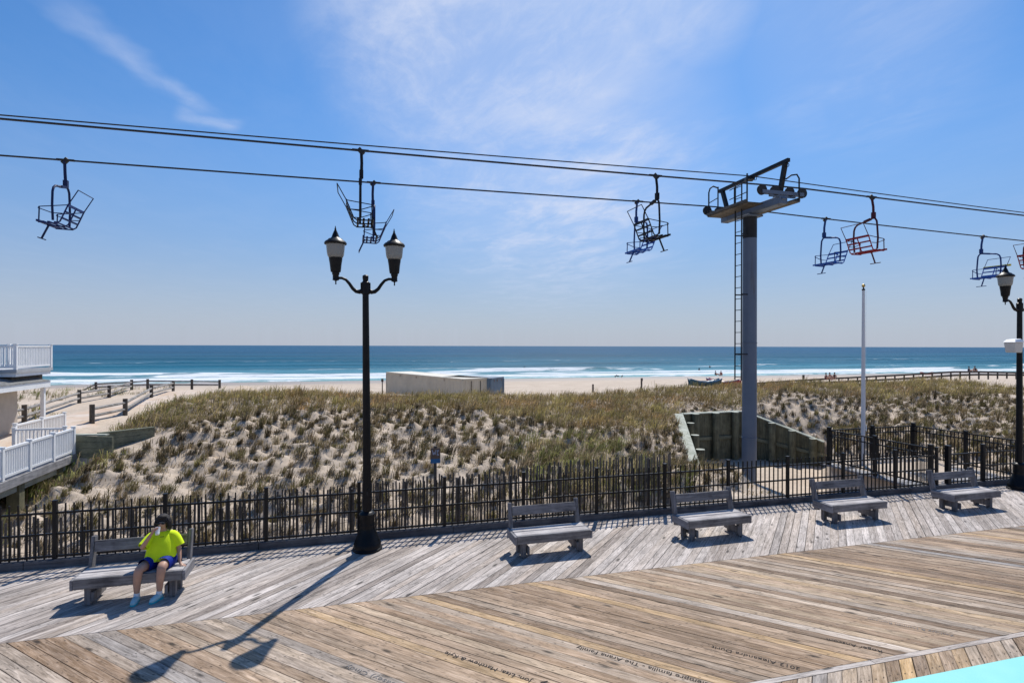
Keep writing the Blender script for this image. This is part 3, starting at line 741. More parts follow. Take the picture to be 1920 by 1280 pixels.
# ------------------------------------------------------------------ benches
def bench(loc, label, rz=0.0):
    o = empty('park_bench', loc, rz, label, 'bench', 'grey timber benches along the boardwalk fence')
    Lh = .70
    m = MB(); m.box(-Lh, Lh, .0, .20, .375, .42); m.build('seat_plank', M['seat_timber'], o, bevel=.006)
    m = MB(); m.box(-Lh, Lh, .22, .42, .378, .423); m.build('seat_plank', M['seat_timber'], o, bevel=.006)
    m = MB(); m.box(-Lh, Lh, -.044, -.003, .27, .418); m.build('apron', M['grey_timber'], o, bevel=.006)
    for s in (-1, 1):
        x0 = s * (Lh + .024)
        m = MB(); m.box(x0 - .021, x0 + .021, -.042, .50, .262, .412); m.build('side_board', M['grey_timber_end'], o, bevel=.006)
        m = MB(); m.bar((s * (Lh - .03), .44, .20), (s * (Lh - .03), .60, .85), .05, .13, up=(0, 1, 0)); m.build('back_post', M['grey_timber_up'], o, bevel=.008)
        m = MB(); m.box(s * (Lh - .15) - .045, s * (Lh - .15) + .045, .04, .13, 0, .372); m.box(s * (Lh - .15) - .045, s * (Lh - .15) + .045, .33, .42, 0, .372)
        m.box(s * (Lh - .15) - .075 * s - .02, s * (Lh - .15) - .075 * s + .02, .0, .45, .06, .20)
        m.build('leg', M['grey_timber_up'], o, bevel=.008)
    m = MB()
    a = Vector((-Lh + .06, .525, .71)); m.bar(a, (Lh - .06, .525, .71), .045, .17, up=(0, .24, .97)); m.build('backrest', M['grey_timber'], o, bevel=.006)
    return o
b0 = bench((-3.19, 9.57, 0), 'grey timber bench nearest the left edge, with the woman in neon yellow sitting on it')
for u, v, lab, rz in ((3.38, 9.52, 'empty grey bench just right of the tall twin lamp post, nearest to it', R(.4)),
                  (6.83, 9.50, 'empty grey bench in front of the sloping timber wall left of the lift tower', R(1)),
                  (10.42, 9.62, 'empty grey bench below and right of the lift tower base', R(-.5)),
                  (13.85, 9.62, 'empty grey bench farthest right, in front of the closed iron gate', R(.3))):
    c = copy_tree(b0); c.location = (u + .12, v + .16, 0); c.rotation_euler = (0, 0, rz); c['label'] = lab
# ------------------------------------------------------------------ twin lamp posts
def lamp(loc, label, tilt=0.0):
    o = empty('street_lamp', loc, 0, label, 'street lamp', 'black twin-globe lamp posts'); o.rotation_euler = (0, -tilt, 0)
    m = MB()
    m.lathe([(.27, 0), (.27, .035), (.25, .05), (.25, .13), (.235, .15), (.225, .19), (.215, .21), (.175, .30), (.145, .38), (.132, .43), (.138, .45), (.138, .47), (.132, .49), (.132, .62), (.145, .64), (.148, .67), (.118, .70), (.095, .715)], n=32)
    m.build('base', M['black_metal'], o)
    m = MB(); m.lathe([(.078, .70), (.075, 1.6), (.068, 3.0), (.058, 4.72), (.058, 4.75), (.075, 4.76), (.075, 4.98), (.05, 5.0), (.05, 5.03), (.055, 5.05), (.055, 5.1), (.03, 5.12)], n=20); m.build('pole', M['black_metal'], o)
    m = MB(); m.lathe([(.002, 0), (.02, .01), (.02, .02)], (.02, -.085, 1.12), 8); m.box(-.022, .022, -.083, -.07, 1.03, 1.1); m.build('hatch', M['tower_dark'], o)
    for s in (-1, 1):
        pts = [(s * .05, 0, 4.83), (s * .11, 0, 4.80), (s * .17, 0, 4.81), (s * .23, 0, 4.86), (s * .29, 0, 4.95), (s * .35, 0, 5.02), (s * .42, 0, 5.05), (s * .49, 0, 5.05)]
        m = MB(); m.tube(pts, [.045, .042, .037, .033, .030, .027, .026, .026], 10); m.bar((s * .066, 0, 4.77), (s * .066, 0, 4.97), .05, .05, up=(0, 1, 0)); m.build('arm', M['black_metal'], o)
        c = (s * .53, 0, 0)
        m = MB(); m.lathe([(.012, 4.93), (.012, 4.99), (.03, 5.0), (.06, 5.01), (.055, 5.03), (.055, 5.10), (.066, 5.12), (.066, 5.15), (.088, 5.16), (.095, 5.20), (.105, 5.30), (.118, 5.38), (.122, 5.42)], c, 20)
        hd = m.build('lamp_holder', M['black_metal'], o)
        m = MB(); m.lathe([(.115, 5.42), (.128, 5.43), (.145, 5.46), (.153, 5.50), (.160, 5.56), (.165, 5.62), (.172, 5.675)], c, 28); m.build('globe', M['globe'], o)
        m = MB(); m.lathe([(.17, 5.66), (.196, 5.665), (.202, 5.69), (.185, 5.715), (.175, 5.725), (.14, 5.745), (.125, 5.765), (.085, 5.78), (.07, 5.80), (.05, 5.86), (.032, 5.90), (.016, 5.935), (.02, 5.945), (.012, 5.96), (.008, 5.99), (.002, 6.01)], c, 28); m.build('lamp_cap', M['black_metal'], o)
    return o
pb = at(690, 1029)
l1 = lamp(pb, 'tall black twin-globe lamp post standing alone left of centre on the boardwalk', R(.55))
l2 = copy_tree(l1); l2.location = (17.2, 10.95, 0); l2.rotation_euler = (0, 0, 0); l2['label'] = 'black lamp post cut by the right edge, carrying a cream box'
bx = empty('speaker_box', (17.2, 10.95, 0), 0, 'cream box mounted on the right-hand lamp post', 'box')
m = MB(); m.hexa([(-.36, -.13, 3.66), (-.09, -.13, 3.66), (-.09, .11, 3.66), (-.36, .11, 3.66), (-.40, -.15, 3.93), (-.085, -.15, 3.93), (-.085, .13, 3.93), (-.40, .13, 3.93)]); m.build('box_body', M['box_cream'], bx, bevel=.015)
m = MB(); m.hexa([(-.42, -.17, 3.932), (-.08, -.17, 3.932), (-.08, .15, 3.932), (-.42, .15, 3.932), (-.34, -.12, 4.01), (-.12, -.12, 4.03), (-.12, .10, 4.03), (-.34, .10, 4.01)]); m.build('box_lid', M['white_paint'], bx, bevel=.01)
m = MB(); m.box(-.09, .0, -.02, .02, 3.74, 3.80); m.build('bracket', M['black_metal'], bx)
# ------------------------------------------------------------------ lift tower
TU, TV, TZ = 10.3, 13.0, -.13
tw = empty('lift_tower', SC((TU, TV, 0)), 0, 'tall grey steel chairlift tower rising from the timber-walled pit', 'tower')
m = MB(); m.lathe([(.40, TZ - .3), (.40, TZ + .06)], n=24); m.build('footing', M['concrete'], tw)
m = MB(); m.lathe([(.30, TZ + .05), (.30, TZ + .09), (.19, TZ + .10), (.185, 4), (.18, 6.72)], n=32); m.build('pole', M['tower_grey'], tw)
m = MB(); m.lathe([(.182, 6.722), (.182, 7.3)], n=32); m.build('pole_head', M['tower_sleeve'], tw)
m = MB()
for zf in (1.35, 3.9): m.lathe([(.188, zf - .012), (.196, zf - .008), (.196, zf + .008), (.188, zf + .012)], n=32)
for k in range(12): q = k * math.pi / 6; m.tube([(.255 * math.cos(q), .255 * math.sin(q), TZ + .09), (.255 * math.cos(q), .255 * math.sin(q), TZ + .125)], .016, 6)
m.build('flange', M['tower_grey'], tw)
m = MB(); m.box(-.12, .12, -1.25, 1.1, 7.36, 7.56); m.box(-.24, .24, -.24, .24, 7.28, 7.33); m.build('crossarm', M['tower_grey'], tw, bevel=.012)
m = MB(); m.box(.15, .40, -1.35, .55, 7.40, 7.43); m.box(-.66, -.20, -.75, .95, 7.46, 7.49); m.box(.385, .41, -1.35, .55, 7.43, 7.52); m.box(-.69, -.66, -.75, .95, 7.49, 7.56); m.build('catwalk', M['tower_rust'], tw)
m = MB(); m.bar((0, -1.42, 8.40), (0, 1.35, 8.34), .08, .09); m.bar((0, -1.1, 7.56), (0, -1.30, 8.36), .09, .10, up=(0, 1, 0)); m.bar((0, .9, 7.56), (0, 1.18, 8.31), .09, .10, up=(0, 1, 0))
m.bar((-.05, -.1, 8.34), (.05, .14, 8.34), .22, .08); m.build('lifting_frame', M['tower_dark'], tw)
m = MB()
for v_ in (-1.37, -.2, 1.2): m.tube([(.0 + .05 * math.cos(q), v_, 8.29 + .05 * math.sin(q)) for q in [i * math.pi / 4 for i in range(8)]], .009, 6, closed=True)
m.build('lifting_ring', M['tower_dark'], tw)
RZ = 7.80
for sv_, dvv in ((-1, -1.2), (1, 1.05)):
    st = MB(); st.bar((-.62, dvv, RZ - .17), (.62, dvv, RZ - .17), .10, .09); st.bar((0, dvv, RZ - .2), (0, dvv * .85, RZ - .34), .30, .12, up=(1, 0, 0)); st.bar((-.38, dvv, RZ - .21), (.38, dvv, RZ - .21), .06, .12)
    so_ = st.build('sheave_beam', M['tower_grey'] if sv_ < 0 else M['tower_rust'], tw)
    for wx in (-.60, -.22, .22, .60):
        wm = MB(); wm.tube([(wx, dvv - .035, RZ - .125), (wx, dvv - .018, RZ - .125), (wx, dvv - .010, RZ - .125), (wx, dvv + .010, RZ - .125), (wx, dvv + .018, RZ - .125), (wx, dvv + .035, RZ - .125)], [.125, .125, .112, .112, .125, .125], 20)
        we = wm.build('sheave_wheel', M['rubber'], tw)
m = MB()
for q in (-1, 1): m.tube([(-.36, q * .13 + .0, 2.9), (-.36, q * .13 + .0, 8.15)], .018, 6)
z = 2.98
while z < 8.1: m.tube([(-.36, -.13, z), (-.36, .13, z)], .010, 6); z += .30
for z in (3.6, 5.2, 6.8): m.bar((-.36, -.13, z), (-.15, -.1, z), .03, .03); m.bar((-.36, .13, z), (-.15, .1, z), .03, .03)
m.build('ladder', M['tower_dark'], tw)
m = MB()
m.tube([(-.64, .92, 7.49), (-.64, .92, 8.15), (-.60, .92, 8.27), (-.5, .92, 8.34), (-.2, 1.1, 8.36)], .020, 6); m.tube([(-.64, .50, 7.49), (-.64, .5, 8.2)], .018, 6); m.tube([(-.64, .5, 7.9), (-.64, .92, 7.85)], .012, 6)
m.tube([(-.64, -.70, 7.49), (-.64, -.70, 8.22)], .020, 6); m.tube([(-.64, -.2, 7.49), (-.64, -.2, 8.0)], .018, 6); m.tube([(-.64, -.70, 8.02), (-.64, .0, 7.97)], .012, 6); m.tube([(-.64, -.70, 7.75), (-.64, .0, 7.72)], .012, 6)
m.build('guard_rail', M['tower_dark'], tw)
m = MB(); m.tube([(.0, -1.32, 7.95), (.16, -1.32, 8.06), (.32, -1.33, 8.09), (.39, -1.33, 8.0), (.395, -1.33, 7.43)], .020, 6); m.build('guard_rail', M['tower_dark'], tw)
m = MB(); m.tube([(.16, -.5, 7.43), (.19, -.5, 7.6), (.27, -.5, 7.64), (.36, -.5, 7.6), (.39, -.5, 7.43)], .016, 6); m.build('guard_rail', M['tower_dark'], tw)
tw.scale = (KS,) * 3
# ropes
def sag(u0, z0, u1, z1, s_, n=24): return [(u0 + (u1 - u0) * i / n, z0 + (z1 - z0) * i / n - s_ * 4 * (i / n) * (1 - i / n)) for i in range(n + 1)]
NV, FVR = 11.8, 14.05
def rope(v, pts, rad, name, label):
    m = MB(); m.tube([SC((u, v, z)) for u, z in pts], rad * KS, 6); o = m.build(name, M['cable']); return tag(o, label, 'cable')
near_pts = sag(-40, 7.9, TU - .62, RZ + .0, .15) + sag(TU + .62, RZ, 60, 7.5, .25)
far_pts = sag(-40, 7.8, TU - .62, RZ + .0, .12) + sag(TU + .62, RZ, 60, 7.3, .3)
line_pts = sag(-40, 8.12, TU, 8.41, .16) + sag(TU + .1, 8.41, 60, 7.85, .3)
rope(NV, near_pts, .020, 'haul_rope', 'upper thick haul rope on the near side carrying the higher chairs')
rope(FVR, far_pts, .019, 'haul_rope', 'lower haul rope on the seaward side carrying the lower chairs')
rope(TV, line_pts, .014, 'signal_cable', 'thin topmost cable resting on the frame above the tower arm')
def ztrack(pts, u):
    return float(np.interp(u, [p[0] for p in pts], [p[1] for p in pts]))
# ------------------------------------------------------------------ chairs: local x = travel, y = outer side, z up from the rope
def chair(mats, loc, face, outer, label, raised=True):
    o = empty('lift_chair', loc, 0, label, 'chairlift chair', 'chairlift chairs hanging from the ropes')
    fr, st = mats
    def T3(x, y, z): return (x * face * .92, (y * .84 - .0) * outer, z)
    m = MB(); m.bar(T3(-.20, 0, .005), T3(.20, 0, .005), .05, .045); m.bar(T3(-.05, 0, .04), T3(.07, .02, -.08), .06, .10); m.build('rope_grip', M['rubber'], o)
    m = MB(); m.tube([T3(.02, 0, -.02), T3(.03, .05, -.30), T3(.02, .07, -.60), T3(.02, .07, -.66)], [.034, .034, .036, .036], 8); m.bar(T3(.02, .07, -.47), T3(.02, .07, -.64), .09, .09); m.build('hanger', fr, o)
    lo, hi = -.72, .22
    loop = [T3(.0, lo + .02, -1.56), T3(0, lo - .02, -1.2), T3(0, lo, -.90), T3(0, lo + .05, -.80), T3(0, lo + .15, -.74), T3(.0, -.05, -.66), T3(.0, .10, -.645), T3(0, hi - .06, -.67), T3(0, hi, -.75), T3(0, hi + .02, -.9), T3(0, hi + .05, -1.25), T3(0, hi + .02, -1.58)]
    m = MB(); m.tube(loop, .026, 8); m.bar(T3(0, -.28, -.695), T3(0, -.02, -.655), .075, .06); m.build('bail_frame', fr, o)
    # seat: slats along the width, back leaning away from travel
    m = MB()
    for x in (-.06, .08, .20): m.bar(T3(x, lo - .02, -1.60), T3(x, hi + .06, -1.60), .045, .022)
    m.bar(T3(.30, lo - .06, -1.59), T3(.30, hi + .10, -1.59), .05, .045)
    m.build('seat', st, o)
    m = MB()
    for x, z in ((-.20, -1.50), (-.26, -1.35), (-.33, -1.20)): m.bar(T3(x, lo, z), T3(x, hi, z), .02, .042 if z < -1.3 else .062)
    for y in (lo, lo + .47, hi): m.tube([T3(.30, y, -1.62), T3(-.08, y, -1.63), T3(-.16, y, -1.58), T3(-.22, y, -1.45), T3(-.34, y, -1.18)], .016, 6)
    m.build('backrest', st, o)
    for y in (lo - .02, hi + .02): m = MB(); m.tube([T3(-.33, y, -1.20), T3(.28, y, -1.27), T3(.30, y, -1.30), T3(.0, y, -1.40), T3(-.22, y, -1.40)], .011, 6); m.tube([T3(.27, y, -1.27), T3(.28, y, -1.59)], .014, 6); m.build('armrest', fr, o)
    m = MB(); m.tube([T3(-.33, lo, -1.2), T3(-.55, lo, -.84), T3(-.55, hi, -.84), T3(-.33, hi, -1.2)], .012, 6); m.build('safety_bar', fr, o)
    m = MB(); m.tube([T3(.26, -.25, -1.60), T3(.42, -.25, -1.93)], .022, 6); m.tube([T3(.42, -.45, -1.935), T3(.42, -.03, -1.935)], .013, 6); m.build('footrest', fr, o)
    return o
navy = (plain('navy_chair_paint', (.012, .024, .085), .5, 0, .2, 6, .15), plain('navy_slat_paint', (.012, .03, .13), .5, 0, .2, 6, .15))
black_ = (plain('black_chair_paint', (.012, .013, .018), .5, 0, .2, 6, .15), plain('black_slat_paint', (.014, .016, .02), .5, 0, .2, 6, .15))
red = (plain('maroon_chair_paint', (.07, .014, .024), .5, 0, .2, 6, .15), plain('maroon_slat_paint', (.28, .02, .03), .5, 0, .2, 6, .15))
blue = (plain('blue_chair_paint', (.012, .045, .18), .5, 0, .2, 6, .15), plain('blue_slat_paint', (.02, .10, .42), .5, 0, .2, 6, .15))
yel = plain('yellow_slat_paint', (.62, .50, .02), .45, 0, .1, 6)
chairs = []
def put(px, py, v, mats, face, outer, label):
    t = (px - 960) / F; u = v * (CA * t + SA) / (CA - SA * t)
    z = ztrack(near_pts if v < 13 else far_pts, u)
    c = chair(mats, SC((u, v, z)), face, outer, label); c.scale = (KS * .88,) * 3; chairs.append(c); return c
put(122, 300, FVR, navy, -1, 1, 'navy blue chairlift chair hanging alone at the far left')
put(700, 347, FVR, navy, -1, 1, 'lower edge-on chairlift chair hanging above the twin lamp, footrest pointing left')
put(1195, 379, FVR, blue, -1, 1, 'lower blue-slatted chair of the pair left of the lift tower')
put(1548, 412, FVR, blue, -1, 1, 'blue chairlift chair just left of the maroon one, right of the tower')
cy = put(1843, 447, FVR, blue, -1, 1, 'blue chairlift chair with yellow top slat beside the right-hand lamp')
put(675, 285, NV, black_, 1, -1, 'black edge-on chairlift chair hanging from the upper rope above the twin lamp')
put(1228, 328, NV, black_, 1, -1, 'black chairlift chair on the upper rope, left of the lift tower')
put(1633, 368, NV, red, 1, -1, 'maroon chairlift chair on the upper rope, right of the tower')
put(1958, 400, NV, red, 1, -1, 'red-slatted chairlift chair cut off by the right edge')
for k in [c for c in bpy.data.objects if c.parent == cy and c.name.startswith('backrest')]:
    lo, hi = -.72, .22; m = MB(); m.bar((.345, lo, -1.165), (.345, hi, -1.165), .05, .07); m.build('top_slat', yel, cy)
# ------------------------------------------------------------------ timber retaining walls round the tower pit
def rwall(a, b, za, zb, label, npile, name='retaining_wall', inner=(0, -1), gz=None, pile_drop=.0, cap_w=.40, mats=None, poff=.20):
    """planked wall from a to b with a sloping top, capped, with round piles on its inner side"""
    o = empty(name, (0, 0, 0), 0, label, 'wall', 'timber retaining walls round the tower pit')
    a, b = Vector((*a, 0)), Vector((*b, 0)); d = b - a; L_ = d.length; t = d / L_; nrm = Vector((inner[0], inner[1], 0)); nrm = (nrm - t * nrm.dot(t)).normalized()
    m = MB(); n_ = max(int(L_ / .24), 2); rr_ = random.Random(len(label))
    for i in range(n_):
        p = a + t * (L_ * i / n_ + .003); q = a + t * (L_ * (i + 1) / n_ - .003); z1 = za + (zb - za) * i / n_ - .02; z2 = za + (zb - za) * (i + 1) / n_ - .02; k = rr_.uniform(0, .012) * nrm
        bk = -nrm * .26
        c = [p + bk, q + bk, q + k, p + k]
        if (q - p).cross(k - bk).z < 0: c = [q + bk, p + bk, p + k, q + k]; z1, z2 = z2, z1
        m.hexa([(x.x, x.y, -2.6) for x in c] + [(c[0].x, c[0].y, z1), (c[1].x, c[1].y, z2), (c[2].x, c[2].y, z2), (c[3].x, c[3].y, z1)])
    m.build('wall_boards', M['green_timber'], o)
    m = MB(); off = -nrm * .10
    m.bar(a + off + Vector((0, 0, za + .02)), b + off + Vector((0, 0, zb + .02)), cap_w, .05); m.build('cap', M['cap_timber'], o, bevel=.008)
    m = MB(); g0 = H - 3.93 * KS
    wa = g0 + (za - g0) * .48; wb = g0 + (zb - g0) * .48
    m.bar(a + nrm * .06 + Vector((0, 0, wa)), b + nrm * .06 + Vector((0, 0, wb)), .09, .16); m.build('wale', M['green_timber_rail'], o, bevel=.006)
    for i in range(npile):
        f = (i + .5) / npile; p = a + d * f + nrm * poff; zt = za + (zb - za) * f + .02 - pile_drop
        mm = MB(); mm.tube([(p.x, p.y, -2.5), (p.x, p.y, zt)], [.18, .17], 16); pl_ = mm.build('pile', M['green_timber'], o)
        mm = MB(); mm.tube([(p.x, p.y, zt), (p.x, p.y, zt + .012)], .175, 16); mm.build('pile_top', M['cap_timber'], pl_)
    return o
rwall(PITA[:2], PITB[:2], PITA[2], PITB[2], 'sloping left side wall of the tower pit with pale cap running up the dune', 4, inner=(1, -.2), pile_drop=.16, cap_w=.40, poff=.36)
rwall((PITB[0] + .12, PITB[1]), PITC[:2], PITB[2], PITC[2] + .01, 'tall dark back wall of the tower pit with vertical boards', 3, inner=(0, -1))
rwall((PITC[0] + .06, PITC[1] - .06), PITD[:2], PITC[2], PITD[2], 'right-hand wall of the tower pit, its cap dropping to the black railing', 4, inner=(-.3, -1))
m = MB(); y = 11.56
while y < 15.3: m.box(14.9, 18.85, y, y + .138, -.10, -.052); y += .144
tag(m.build('landing', M['deck_fascia']), kind='structure')
# ------------------------------------------------------------------ flagpole
fu, fv = 15.80, 14.5
fp = empty('flagpole', (fu, fv, 0), 0, 'bare white flagpole with small gold ball inside the black railing', 'flagpole')
m = MB(); m.tube([(0, 0, -.2), (0, 0, 2.5), (0, 0, 5.62)], [.062, .058, .040], 14); m.build('pole', M['pole_white'], fp)
m = MB(); m.lathe([(.05, 5.62), (.05, 5.66), (.02, 5.68), (.02, 5.72)], n=12); m.build('truck', M['tower_dark'], fp)
m = MB(); m.ball((0, 0, 5.77), .055); m.build('ball', M['gold'], fp)
m = MB(); m.tube([(.045, -.05, 1.2), (.05, -.05, 5.6)], .005, 4); m.bar((.05, -.07, 1.1), (.05, -.07, 1.3), .02, .02, up=(0, 1, 0)); m.build('halyard', M['white_paint'], fp)
# ------------------------------------------------------------------ turquoise ledge of the building the view is taken from
can = empty('canopy', (0, 0, 0), 0, 'smooth turquoise canopy edge filling the bottom right corner below the viewer', 'canopy')
m = MB(); m.box(-1.5, 14, .62, 1.34, 2.62, 2.80); m.build('roof_panel', M['turquoise'], can, bevel=.02)
m = MB(); m.box(-1.5, 14, .70, .78, -.1, 2.62); m.build('support_wall', M['beige_wall'], can)
# ------------------------------------------------------------------ beach house at the left edge
def railing(parent, a, b, z, h, nb, posts=True, pw=.10, sp=.115, first=True):
    a, b = Vector((*a, 0)), Vector((*b, 0)); d = b - a; L_ = d.length; t = d / L_
    def sec(p, q):
        m = MB(); l2 = (q - p).length; n_ = int(l2 / sp)
        m.bar(p + Vector((0, 0, z + h - .03)), q + Vector((0, 0, z + h - .03)), .075, .06); m.bar(p + Vector((0, 0, z + .10)), q + Vector((0, 0, z + .10)), .05, .07)
        for i in range(1, n_): c = p + (q - p) * i / n_; m.bar(c + Vector((0, 0, z + .10)), c + Vector((0, 0, z + h - .05)), .036, .036, up=t)
        return m.build('railing', M['white_paint'], parent)
    for i in range(nb):
        p = a + d * i / nb; q = a + d * (i + 1) / nb; sec(p, q)
    for i in range(0 if first else 1, nb + 1):
        p = a + d * i / nb; m = MB(); m.box(p.x - pw / 2, p.x + pw / 2, p.y - pw / 2, p.y + pw / 2, z, z + h + .03); m.box(p.x - pw / 2 - .015, p.x + pw / 2 + .015, p.y - pw / 2 - .015, p.y + pw / 2 + .015, z + h + .03, z + h + .06); m.build('railing_post', M['white_paint'], parent)
bh = empty('beach_house', (-14, 25, 0), 0, 'beige beach house with white balcony and grey shingle roof at the left edge', 'house')
def bp(mb, name, mat, bev=0):
    o = mb.build(name, mat, bh, bev); o.matrix_parent_inverse = bh.matrix_basis.inverted(); return o
bh.location = (0, 0, 0)
HX = -13.35
m = MB(); m.box(-22, HX, 18, 27.9, -1.3, 2.15); m.build('wall', M['beige_wall'], bh)
# hipped porch roof, eave along +x side
ex, ez = -12.45, 2.16
m = MB(); m.hexa([(-22, 17.5, ez), (ex, 17.5, ez), (ex, 28.4, ez), (-22, 28.4, ez), (-22, 17.5, ez + .02), (ex, 17.5, ez + .02), (ex, 28.4, ez + .02), (-22, 28.4, ez + .02)]); m.build('soffit', M['white_paint'], bh)
m = MB(); m.add([(ex + .05, 17.5, ez + .12), (ex + .05, 28.46, ez + .12), (-14.9, 26.0, ez + 1.05), (-14.9, 17.5, ez + 1.05), (-22, 28.46, ez + .12), (-22, 26.0, ez + 1.05)], [(0, 1, 2, 3), (1, 4, 5, 2)]); m.build('roof', M['shingles'], bh)
m = MB(); m.box(ex - .02, ex + .02, 17.5, 28.42, ez - .13, ez + .11); m.box(-22, ex - .02, 28.38, 28.42, ez - .13, ez + .11); m.build('fascia', M['white_paint'], bh)
m = MB(); m.box(ex - .20, ex - .07, 28.1, 28.24, -.1, ez - .0); m.build('porch_post', M['white_paint'], bh)
# upper balcony
b0x, by0, by1, bz = -12.55, 26.1, 28.7, 2.84
m = MB(); m.box(-22, b0x + .06, by0 - .06, by1 + .06, bz - .13, bz); m.build('balcony_floor', M['trim_grey'], bh)
m = MB(); m.box(-22, b0x + .0, by0, by1, bz - .28, bz - .13); m.build('balcony_beam', M['white_paint'], bh)
m = MB(); m.box(-22, b0x - .25, by0 + .25, by1 - .1, 2.2, bz - .28); m.build('balcony_wall', M['dark_post'], bh)
railing(bh, (b0x, by0), (b0x, by1), bz, .93, 1); railing(bh, (b0x, by0), (-18.5, by0), bz, .93, 4, first=False)
railing(bh, (b0x, by1), (-18.5, by1), bz, .93, 4, first=False)
# raised deck with white railings and piles
dk = empty('raised_deck', (0, 0, 0), 0, 'raised grey timber deck on green piles with white railing at the left', 'deck')
DX = -9.35; DY1 = 23.2
m = MB(); y = 12.5
while y < DY1 - .1: m.box(-13.3, DX - .05, y, y + .138, -.045, .0); y += .144
m.build('deck_boards', M['deck_fascia'], dk)
m = MB(); m.box(DX - .045, DX, 12.5, DY1, -.27, -.01); m.box(-13.3, DX - .05, DY1 - .04, DY1, -.27, -.01); m.build('fascia', M['deck_fascia'], dk, bevel=.006)
m = MB(); m.box(DX - .30, DX - .16, 12.6, DY1 - .3, -.50, -.272); m.build('beam', M['cap_timber'], dk)
for y in (15.2, 17.6, 20.0, 22.3):
    m = MB(); m.box(DX - .42, DX - .10, y - .14, y + .14, -1.8, -.30); m.build('pile', M['green_timber'], dk)
    m = MB(); m.box(-12.4, -12.1, y - .14, y + .14, -1.8, -.05); m.build('pile', M['green_timber'], dk)
railing(dk, (DX - .08, 13.4), (DX - .08, DY1 - .08), .0, .90, 7)
railing(dk, (DX - .72, DY1 + .85), (-11.6, DY1 + .85), -.05, .86, 1)
railing(dk, (-11.75, 24.4), (-11.75, 28.0), .08, .84, 2)
# low green bulkhead beside it
bk = empty('bulkhead', (0, 0, 0), 0, 'low dark green timber bulkhead between the raised deck and the dune', 'wall')
pA, pB, pC, pD = at(143, 815, .60), at(190, 816, .60), at(212, 820, .55), at(283, 806, .62)
m = MB()
for i in range(4): m.bar((pA.x - .4, pA.y, .50 - i * .21), (pC.x, pC.y, .48 - i * .21), .08, .20)
m.build('plank_face', M['green_timber_rail'], bk); m = MB(); m.bar((pA.x - .4, pA.y, .625), (pB.x + .2, pB.y, .62), .2, .045); m.build('cap', M['cap_timber'], bk)
m = MB()
for i in range(3): m.bar((pB.x - .2, pB.y + .25, .52 - i * .21), (pD.x, pD.y + .4, .55 - i * .21), .08, .20)
m.bar((pB.x - .2, pB.y + .25, .645), (pD.x, pD.y + .4, .675), .16, .04); m.build('return_face', M['green_timber_rail'], bk)
# ------------------------------------------------------------------ split-rail fences along the sandy path
path_m = MB(); ys = list(np.arange(22.5, 52, .6))
rows = []
for y in ys:
    w0 = -13.9 - .15 * math.sin(y * .5); w1 = -10.85 + .12 * math.sin(y * .7)
    for k in range(7):
        u = w0 + (w1 - w0) * k / 6; rows.append((u, y, float(ground_z(u, y)) + (.012 if 0 < k < 6 else -.05) + .02 * math.sin(u * 5 + y * 3)))
path_m.add(rows, [(i * 7 + k, i * 7 + k + 1, i * 7 + k + 8, i * 7 + k + 7) for i in range(len(ys) - 1) for k in range(6)], 0, True)
def path_mat():
    m, t, p = newmat('packed_path_sand'); q = NT(t); co = q.n('ShaderNodeTexCoord').outputs['Object']
    c = q.mix(q.rng(q.noise(co, .8, 5), .35, .65), (.50, .36, .25, 1), (.58, .50, .43, 1)); t.links.new(c, p.inputs['Base Color']); p.inputs['Roughness'].default_value = .95
    t.links.new(q.bump(q.noise(co, 9, 5), .4, .03), p.inputs['Normal']); return m
pth = path_m.build('path', path_mat()); tag(pth, kind='structure')
def split_rail(label, posts, rails=(.62, .30), ph=.82, pr_=.11, mat=None, rr_=.07, grp=None):
    o = empty('split_rail_fence', (0, 0, 0), 0, label, 'fence', grp)
    for (x, y, z) in posts:
        m = MB(); m.tube([(x, y, z - .3), (x, y, z + ph)], pr_, 8); m.build('post', M['dark_post'], o)
    for (a, b) in zip(posts[:-1], posts[1:]):
        m = MB()
        for h in rails: m.tube([(a[0], a[1], a[2] + h), (b[0], b[1], b[2] + h)], [rr_, rr_ * .9], 7)
        m.build('rail', M['rail_timber'], o)
    return o
def gp(px, Y, top=None):
    q = cam_pt(px, 700, Y); return (q.x, q.y, float(ground_z(q.x, q.y)))
split_rail('split-rail fence on the right side of the sandy path, its posts climbing the dune', [gp(173, 25.2), gp(235, 28.0), gp(284, 37), gp(325, 44)], grp='split-rail fences by the sandy path')
split_rail('pale split-rail fence on the left side of the sandy path, behind the porch post', [gp(-30, 23.5), gp(46, 25.8), gp(149, 34.5), gp(205, 38), gp(247, 45)], grp='split-rail fences by the sandy path')
split_rail('dark rail fence crossing the head of the path in front of the surf', [gp(139, 52), gp(180, 50), gp(277, 48), gp(360, 50), gp(412, 52)], rails=(.72, .42), ph=.9, grp='split-rail fences by the sandy path')
